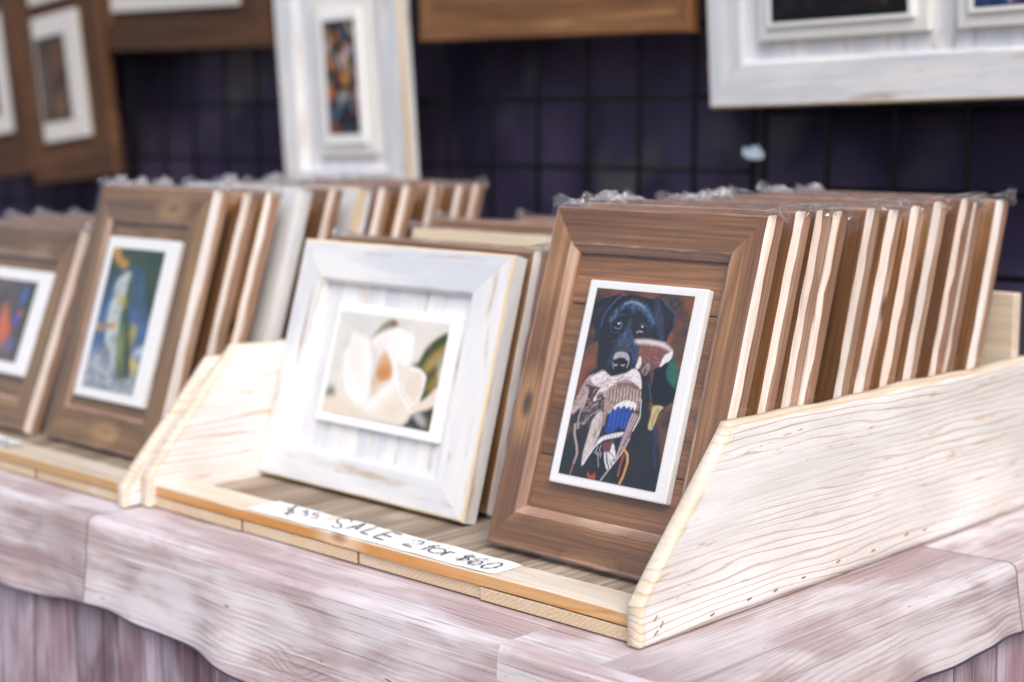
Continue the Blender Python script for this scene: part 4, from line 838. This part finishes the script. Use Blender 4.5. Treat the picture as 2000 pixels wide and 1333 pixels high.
# ------------------------------------------------------------------ table cloth
XR, YF, XL, YB = .112, -.083, -3.3, .93
SEAM = -.108
def outline(n_right=110, rc=.035):
    P = []
    for i in range(240): P.append((XL+(SEAM-XL)*i/239, YF, 0, -1, 0))
    for i in range(16): P.append((SEAM+(XR-rc-SEAM)*i/15, YF, 0, -1, 1))
    for k in range(1, 10):
        a = -math.pi/2+k/10*math.pi/2; P.append((XR-rc+rc*math.cos(a), YF+rc+rc*math.sin(a), math.cos(a), math.sin(a), 2))
    for i in range(n_right): P.append((XR, YF+rc+(YB-YF-rc)*i/(n_right-1), 1, 0, 2))
    P.insert(256, (XR-rc, YF, 0, -1, 2)); return P
def cloth(name, mat, prof, hem, inset, amp, kind, seed):
    rng = np.random.default_rng(seed); OL = outline(); vs = []; uvs = []
    phs = rng.uniform(0, 6.28, 8); s = 0; px = OL[0]
    for (x, y, a, b, side) in OL:
        s += math.hypot(x-px[0], y-px[1]); px = (x, y)
        fold = sum(math.sin(s*f+phs[i])*w for i, (f, w) in enumerate(((7, .35), (13, .4), (23, .45), (41, .25), (67, .16))))
        hz = hem(s, x, y)
        for (kd, d) in prof:
            if kd == 't':                                  # on the table, d in from the edge
                q = (min(x, XR-d), max(y, YF+d), 0.)
                if 0 < a < 1: e_ = max(.035-d, .0012); k_ = max(d-.035, 0); q = (XR-.035-k_+e_*a, YF+.035+k_+e_*b, 0.)
                flat = (q[0], q[1])
            elif kd == 'r':                                # rounding
                rr = .011; an = d*math.pi/2; ins = rr*(1-math.sin(an))+inset
                q = (x-a*ins, y-b*ins, -rr*(1-math.cos(an))); dist = -rr+rr*math.pi/2*d; flat = (x+a*dist, y+b*dist)
            else:
                dep = .011+(hz-.011)*d; w = amp*fold*d**.8+.012*d*(kind == 0)-inset
                q = (x+a*w, y+b*w, -dep); flat = (x+a*dep, y+b*dep)
            vs.append(q)
            if kind == 0: uvs.append((flat[1]+.20+7, flat[0]+.108+6, 0) if side == 2 else (flat[0]+.108+9.8+.0004, flat[1]+.37+6, 0) if side else (flat[0]+.807+7, flat[1]+.36+3, 0))
            else: uvs.append((-q[2]+2.0, s+.03, 0))
    NP_ = len(prof); fs = [(i*NP_+k, (i+1)*NP_+k, (i+1)*NP_+k+1, i*NP_+k+1) for i in range(len(OL)-1) for k in range(NP_-1) if OL[i][4] == OL[i+1][4] or kind]
    if kind == 0:
        
        for (xa_, xb_, sd_) in ((XL, SEAM, 0), (SEAM, -.003, 1), (-.003, XR-.019, 2)):
            k0 = len(vs); q4 = [(xa_, YF+.019, -.0004), (xb_, YF+.019, -.0004), (xb_, YB, -.0004), (xa_, YB, -.0004)]; vs += q4; fs.append((k0, k0+1, k0+2, k0+3))
            uvs += [(v[1]+7.2, v[0]+6.108, 0) if sd_ == 2 else (v[0]+9.9084, v[1]+6.37, 0) if sd_ else (v[0]+7.807, v[1]+3.36, 0) for v in q4]
    me = mesh(name, vs, fs, mat, smooth=True, recalc=False)
    at = me.attributes.new('print_uv', 'FLOAT_VECTOR', 'POINT'); at.data.foreach_set('vector', np.array(uvs, np.float32).ravel())
    return link(name, me)
def hem_top(s, x, y):
    return .119+.008*math.sin(s*4.1+.6)+.005*math.sin(s*11.5)+.003*math.sin(s*27)-(.045 if y > .1 else .045*max(0, min(1, (y+.05)/.15)))*1.0
prof0 = [('t', .02)]+[('r', k/5) for k in range(6)]+[('d', (k+1)/12) for k in range(12)]
tc_ = cloth('tablecloth', M['cloth'], prof0, hem_top, 0, .0078, 0, 4)
tag(tc_, 'pale pinkish tablecloth printed with boards, its wavy hem hanging over the darker skirt', 'tablecloth')
hp = [Vector(v.co) for i, v in enumerate(tc_.data.vertices) if  i % len(prof0) == len(prof0)-1]
hp = hp[:376]
vs = []; fs = []
for i, p in enumerate(hp):
    d = (hp[min(i+1, len(hp)-1)]-hp[max(i-1, 0)]).normalized(); n_ = d.cross(Vector((0, 0, 1))).normalized(); u_ = n_.cross(d)
    for k in range(6): vs.append(p+(n_*math.cos(k*1.0472)+u_*math.sin(k*1.0472))*.0014)
for i in range(len(hp)-1):
    if (hp[i+1]-hp[i]).length < .2:
        for k in range(6): fs.append((i*6+k, i*6+(k+1) % 6, (i+1)*6+(k+1) % 6, (i+1)*6+k))
link('hem_edge_shadow', mesh('hem_edge_shadow', vs, fs, M['edge_shadow'], smooth=True), tc_)
prof1 = [('r', k/3) for k in range(4)]+[('d', (k+1)/14) for k in range(14)]
sk = cloth('table_skirt', M['skirt'], prof1, lambda s, x, y: .745, .009, .010, 1, 9)
tag(sk, 'darker purplish table skirt printed with upright boards below the tablecloth hem', 'table skirt')

# ------------------------------------------------------------------ display crates
def side_board(name, parent, x_out, thick, y0, L, seed, H0=.04, H=.19, yb=.135, tilt=0):
    """white washed board standing along Y with a sloped front end; local X runs along the board"""
    NXs, NZ = 130, 26; rng = np.random.default_rng(seed); rows = []
    def top(y):
        w = .0012*math.sin(y*21+seed)+.0008*math.sin(y*57)
        if y < yb: return H0+(H-H0)*min(1, max(0, y/yb))**.97+w*.4
        return H+w
    ys = np.concatenate([np.linspace(0, yb, 60), np.linspace(yb, L, 71)[1:]]); n = len(ys); rnd = .0035
    vs = []; wear = []
    for side in (0, 1):
        for y in ys:
            tz = top(y)
            for k in range(NZ):
                v = k/(NZ-1); z = .001+(tz-.001)*v
                db = min(z, 1); dt = (tz-z)*(math.cos(math.atan2(H-H0, yb)) if y < yb else 1); df = y
                e = min(dt, db, df*.9+.0005, L-y+.01)
                inr = max(0, rnd-e); off = (1-math.sqrt(max(0, 1-(inr/rnd)**2)))*rnd
                x = off if side == 0 else thick-off
                vs.append((y, x, z))
                slopew = .030 if y < yb+.03 else .010
                wear.append(max(1.25*math.exp(-dt/(.010 if y < yb+.01 else .0045)), .95*math.exp(-db/.0035), 1.1*math.exp(-df/.012)))
    fs = []
    for side in (0, 1):
        b = side*n*NZ
        for i in range(n-1):
            for k in range(NZ-1): fs.append((b+i*NZ+k, b+(i+1)*NZ+k, b+(i+1)*NZ+k+1, b+i*NZ+k+1))
    B = n*NZ
    for i in range(n-1):
        fs.append((i*NZ+NZ-1, (i+1)*NZ+NZ-1, B+(i+1)*NZ+NZ-1, B+i*NZ+NZ-1)); fs.append((i*NZ, (i+1)*NZ, B+(i+1)*NZ, B+i*NZ))
    for k in range(NZ-1):
        fs.append((k, k+1, B+k+1, B+k)); fs.append(((n-1)*NZ+k, (n-1)*NZ+k+1, B+(n-1)*NZ+k+1, B+(n-1)*NZ+k))
    me = mesh(name, vs, fs, M['side'], smooth=True)
    at = me.attributes.new('wear', 'FLOAT', 'POINT'); at.data.foreach_set('value', np.array(wear, np.float32))
    return link(name, me, parent, (x_out, y0, .0005), (0, 0, math.pi/2))   # local y runs to -x

def crate(label, loc, x0, x1, seams, seed, lip_m, D=.755, HR=.19, H0R=.04):
    t = thing('display_crate', label, 'crate', loc=loc)
    th = .0175
    a = side_board('side_board', t, x1, th, -.008, D+.006, seed+1, H0=H0R, H=HR)
    b = side_board('side_board', t, x0+th, th, -.008, D+.006, seed+2)
    e = [x0+th+.0006]+seams+[x1-th-.0006]
    for i, (p, q) in enumerate(zip(e[:-1], e[1:])):
        o = link('floor_board', box_mesh('floor_board', 0, D-.02, 0, q-p-.0016, 0, .0136, [M['floor'], M['end']], .0014, 2, endmat=1, endaxis=0), t, (q-.0008, .0015*((i*7) % 3-1)+.002, .0012), (0, 0, math.pi/2))
    w = x1-x0-2*th-.002; NXs = 40
    prof = [(.0005, .0012), (.001, .0126), (.0026, .0142), (.048, .0144), (.0495, .0130), (.0498, .0008)]
    rng = np.random.default_rng(seed); vs = []
    for i in range(NXs):
        u = i/(NXs-1); j = .0009*math.sin(u*13+seed)+rng.normal(0, .00025)
        for (y, z) in prof: vs.append((u*w, y+(j if y < .01 else rng.normal(0, .0004)), z+(rng.normal(0, .0002) if z > .005 else 0)))
    n = len(prof); fs = []; mi = []
    for i in range(NXs-1):
        for k in range(n): fs.append((i*n+k, i*n+(k+1) % n, (i+1)*n+(k+1) % n, (i+1)*n+k)); mi.append(1 if k in (0,) else 0)
    fs += [tuple(range(n)), tuple((NXs-1)*n+k for k in range(n))[::-1]]; mi += [0, 0]
    link('front_lip', mesh('front_lip', vs, fs, [M['pine_pale'], M[lip_m]], mi), t, (x0+th+.001, -.0005, .0152))
    link('back_board', box_mesh('back_board', 0, w, 0, .017, .0, .268, [M['pine_pale']], .002), t, (x0+th+.001, D-.019, .0005))
    # small staples and nail heads along the foot of the right side
    return t
c1 = crate('pine display crate in front, with white washed sides and the readable sale label', (0, 0, 0), -.803, 0, [-.609, -.403, -.215], 3, 'pine_orange')
for y, z, a in ((.16, .012, 8), (.205, .011, 10), (.255, .014, 5), (.32, .018, 12), (.39, .016, 8), (.46, .021, 15), (.50, .019, 10), (.10, .010, 12), (.013, .026, 40), (.022, .018, 55), (.014, .012, 35)):
    o = link('staple', cbox('staple', -.0034, .0034, -.0005, .0005, -.0007, .0007, M['staple'], bev=.0003, seg=1), c1, (.0006, y, z), (0, R(-a), math.pi/2))
c2 = crate('left pine display crate, holding the fish print stack and the far left stack', (0, -.022, 0), -1.98, -.8075, [-1.78, -1.62, -1.43, -1.22, -1.04], 8, 'pine', HR=.176, H0R=.026)

# sale labels on the lips
def paper_label(label, loc, L, D, strokes, k, du=0., seed=1):
    t = thing('price_label', label, 'label', loc=loc)
    rng = np.random.default_rng(seed); n = 40; vs = []
    for i in range(n):
        u = i/(n-1); e0 = rng.normal(0, .0004); e1 = rng.normal(0, .0004); cut = .004*max(0, (u-.97)/.03)
        for v in (0, 1): vs.append((u*L, (cut+e0) if v == 0 else D-cut+e1, .0003+.0004*math.sin(u*19)*v+.0003*math.sin(u*33+2)))
    fs = [(2*i, 2*i+2, 2*i+3, 2*i+1) for i in range(n-1)]
    link('paper_strip', mesh('paper_strip', vs, fs, M['paper'], recalc=False), t)
    for S_ in strokes:
        vs = []; fs = []
        P = np.array(S_); P = P+[du, 0]; Q = [P[0]]
        if len(P) > 2:                                     # rounded strokes
            Q = []
            E = np.vstack([2*P[0]-P[1], P, 2*P[-1]-P[-2]])
            for i in range(1, len(E)-2):
                for s_ in np.linspace(0, 1, 7)[:-1]:
                    a, b, c, d = E[i-1:i+3]; Q.append(.5*((2*b)+(c-a)*s_+(2*a-5*b+4*c-d)*s_**2+(3*b-a-3*c+d)*s_**3))
            Q.append(P[-1]); Q = np.array(Q)
        else: Q = np.array([P[0]+(P[1]-P[0])*s_ for s_ in np.linspace(0, 1, 4)])
        b0 = len(vs)
        for i in range(len(Q)):
            d = Q[min(i+1, len(Q)-1)]-Q[max(i-1, 0)]; L_ = math.hypot(*d)+1e-9; nn = np.array([-d[1], d[0]])/L_*k*.5*(.8+.35*math.sin(i*.9+b0))
            p, q = Q[i]+nn, Q[i]-nn
            vs += [(p[0], p[1], .0016), (q[0], q[1], .0016)]
        fs += [(b0+2*i, b0+2*i+1, b0+2*i+3, b0+2*i+2) for i in range(len(Q)-1)]
        link('pen_stroke', mesh('pen_stroke', vs, fs, M['ink'], recalc=False), t)
    return t
paper_label('white paper strip hand lettered $35 SALE 2 for $60 on the front crate lip', (-.60, .0015, .0300), .402, .0485, SALE_STROKES, .0020)
paper_label('blurred white paper strip on the lip of the left crate, by the photo edge', (-1.46, -.0205, .0300), .318, .046, [s for s in SALE_STROKES], .0026, du=-.055, seed=5)

# ================================================================== FRAMES IN THE CRATES
FW, FH, FT = .288, .3835, .0225
mwd = (.043, .047, .052, .050)
CB = .0215                                               # top of the crate floor
white_slab = lambda *a: list(a)
dog_block = (.0715, .080, .158, .222, .010, [(0, .0105, 'mat_board')], ('dog', art_dog, (.0125, .0105, .131, .2025)))
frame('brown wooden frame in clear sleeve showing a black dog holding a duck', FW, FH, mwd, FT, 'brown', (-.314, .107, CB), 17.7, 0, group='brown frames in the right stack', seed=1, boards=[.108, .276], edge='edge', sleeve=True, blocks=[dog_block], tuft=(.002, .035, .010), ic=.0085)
ORD = ['second', 'third', 'fourth', 'fifth', 'sixth', 'seventh', 'eighth', 'ninth', 'tenth', 'eleventh', 'twelfth']
tops = [.276, .314, .350, .418, .462, .505, .563, .618, .648, .708]
bots = [.172, .219, .261, .318, .364, .410, .470, .523, .557, .615]
rr = random.Random(5)
for i, (yt, z0) in enumerate(zip(tops, bots)):
    lean = 17.2+rr.uniform(-.8, .6); last = i == len(tops)-1
    y0 = yt-(FH*math.cos(R(lean)))*math.tan(R(lean)); H_ = FH+rr.uniform(-.004, .004)
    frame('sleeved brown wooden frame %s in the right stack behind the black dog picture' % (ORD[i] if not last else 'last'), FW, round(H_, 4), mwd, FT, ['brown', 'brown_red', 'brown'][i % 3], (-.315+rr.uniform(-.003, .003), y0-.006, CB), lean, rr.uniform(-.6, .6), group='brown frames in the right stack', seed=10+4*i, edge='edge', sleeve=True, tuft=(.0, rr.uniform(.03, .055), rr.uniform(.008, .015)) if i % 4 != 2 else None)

# magnolia stack
MW, MH = .392, .315
mag_block = (.0905, .0825, .231, .1535, .008, [(0, .0085, 'mat_board')], ('magnolia', art_magnolia, (.0105, .0125, .2045, .130)))
frame('white distressed frame with a white magnolia picture, front of the middle stack', MW, MH, (.053, .060, .053, .045), FT, 'white', (-.786, .160, CB), 15.8, -1.2, group='frames in the middle stack', seed=60, boards=[.11, .17, .225, .28], vertical=True, blocks=[mag_block], ic=.004, wob=.6, edge_all='cream', oc_all=(.0014, .0030))
mm = (.05, .05, .05, .05)
for txt, y0, lean, wm, rz, ed, dx, H_ in (('brown sleeved frame directly behind the white magnolia frame', .212, 14.5, 'brown', -2.5, 'edge', .004, .318),
        ('frame with pale cream edges, between two brown frames behind the magnolia frame', .352, 15.5, 'cream', -.5, None, .0, .322),
        ('brown frame just behind the cream edged frame in the middle stack', .400, 15.0, 'brown', -.5, 'edge', .0, .333),
        ('rearmost brown frame of the middle stack, its top barely showing', .570, 15.0, 'brown', 0, 'edge', .002, .328)):
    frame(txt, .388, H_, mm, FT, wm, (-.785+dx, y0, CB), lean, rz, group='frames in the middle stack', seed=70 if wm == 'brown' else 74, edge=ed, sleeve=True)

# left crate: fish stack
fb = (.0520, .0690, .176, .2375, .010, [(0, .0105, 'mat_board')], ('fish', art_fish, (.0185, .0140, .131, .207)))
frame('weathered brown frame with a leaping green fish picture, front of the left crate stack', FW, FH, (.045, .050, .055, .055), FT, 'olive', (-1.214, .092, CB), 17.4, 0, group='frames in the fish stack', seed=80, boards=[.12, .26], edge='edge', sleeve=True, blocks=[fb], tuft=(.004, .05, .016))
tops = [.262, .303, .362, .416, .474, .514, .559, .617, .672, .715]
for i, yt in enumerate(tops):
    lean = 17.6+rr.uniform(-.6, .6); y0 = yt-.389*math.cos(R(lean))*math.tan(R(lean))
    wm = 'white' if i in (2, 4) else 'brown'; last = i == len(tops)-1
    if i == 2: txt = 'white sleeved frame nearest the front, fourth in the stack behind the fish picture'
    elif i == 4: txt = 'second white sleeved frame, sixth in the stack behind the fish picture'
    else: txt = 'brown sleeved frame %s in the stack behind the fish picture' % (ORD[i] if not last else 'last')
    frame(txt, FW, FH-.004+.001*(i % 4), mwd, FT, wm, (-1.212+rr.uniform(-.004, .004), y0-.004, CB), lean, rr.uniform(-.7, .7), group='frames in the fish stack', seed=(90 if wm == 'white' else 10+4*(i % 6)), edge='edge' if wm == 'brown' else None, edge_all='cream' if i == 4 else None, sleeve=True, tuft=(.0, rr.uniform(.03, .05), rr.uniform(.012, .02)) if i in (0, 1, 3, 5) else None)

# far left stack
lb = (.075, .0800, .167, .168, .010, [(0, .0105, 'mat_board')], ('parrots', art_parrots, (.018, .02, .115, .128)))
lb = (.070, .0810, .1800, .1650, .010, [(0, .0105, 'mat_board')], ('parrots', art_parrots, (.0180, .0180, .1270, .1290)))
frame('weathered brown frame with an orange and blue picture, front of the far left stack', .392, .318, (.05, .05, .052, .05), FT, 'olive', (-1.642, .083, CB), 20.8, 0, group='frames in the far left stack', seed=100, boards=[.1, .2], edge='edge', sleeve=True,
      blocks=[(.100, .0810, .2450, .1650, .010, [(0, .0105, 'mat_board')], ('parrots', art_parrots, (.037, .018, .1700, .1290)))])
for i, yt in enumerate((.215, .268, .325, .39, .46, .53)):
    frame('brown frame %s in the far left stack behind the orange and blue picture' % ORD[i], .388, .312+.002*(i % 3), mm, FT, 'brown', (-1.63+.004*(i % 2), yt-.085, CB), 17, .4*(i % 3)-.4, group='frames in the far left stack', seed=70, edge='edge', sleeve=True)

# ================================================================== FRAMES HUNG ON THE GRID
HY = .972
def hung(label, W, H, mw, wm, x, z, roll=0, lean=-2.5, T=.026, **k):
    return frame(label, W, H, mw, T, wm, (x, HY-.004, z), lean, 0, roll, group='framed pictures hung on the wire grid', name='hung_frame', **k)
coll = (.118, .075, .168, .305, .012, [(0, .010, 'mould'), (.022, .006, 'mat_board')], ('collage', lambda: art_collage(7), (.036, .042, .094, .222)))
coll2 = (.118, .43, .168, .305, .012, [(0, .010, 'mould'), (.022, .006, 'mat_board')], ('collage_b', lambda: art_collage(17), (.036, .042, .094, .222)))
hung('tall white distressed frame with an orange and blue collage picture', .378, .80, (.060, .062, .06, .05), 'white', -1.741, .335, -1.7, seed=110, boards=[.12, .19, .27], vertical=True, blocks=[coll, coll2], edge_all='cream', ic=.004, wob=.6)
p1 = (.098, .100, .290, .30, .012, [(0, .014, 'mould'), (.020, .006, 'mat_board')], ('night', art_night_fire, (.029, .027, .232, .240)))
p2 = (.432, .100, .290, .30, .012, [(0, .014, 'mould'), (.020, .006, 'mat_board')], ('city', art_blue_city, (.029, .027, .232, .240)))
hung('large white distressed double frame with a dark fiery picture and a blue picture', .82, .52, (.07, .07, .07, .072), 'white', -.662, .5, -1.0, lean=-3.2, seed=120, boards=[.15, .245, .34, .45, .56, .66], vertical=True, blocks=[p1, p2], edge_all='cream', ic=.005, wob=.6)
hung('wide brown wooden frame hung between the white frames, only its bottom rail showing', .635, .45, (.08, .08, .075, .105), 'brown', -1.338, .628, .6, seed=130, boards=[.2, .3])
b1 = (.072, .100, .200, .300, .012, [(0, .014, 'grey_mat')], ('brownscene', art_brown_scene, (.008, .045, .135, .205)))
b2 = (.072, .432, .200, .300, .012, [(0, .014, 'grey_mat')], ('brownscene', art_brown_scene, (.008, .045, .135, .205)))
hung('tall brown wooden frame hung askew with two white mounted pictures', .372, .86, (.06, .062, .06, .075), 'brown_dark', -2.745, .328, -5.2, seed=140, boards=[.28, .55], blocks=[b1, b2])
hung('brown wooden frame at the far left edge, only a strip of its white mount showing', .372, .86, (.06, .062, .06, .085), 'brown_dark', -3.130, .325, -5.0, seed=140, boards=[.28, .55], blocks=[(.115, .11, .200, .300, .012, [(0, .014, 'grey_mat')], ('brownscene', art_brown_scene, (.008, .045, .135, .205)))])
hung('wide brown wooden frame hung top left with a white mounted grey blue picture', .68, .50, (.075, .075, .07, .068), 'brown_dark', -2.448, .646, 1.0, seed=150, boards=[.2, .35], blocks=[(.075, .090, .475, .32, .012, [(0, .014, 'grey_mat')], ('greyblue', art_grey_blue, (.035, .035, .405, .25)))])
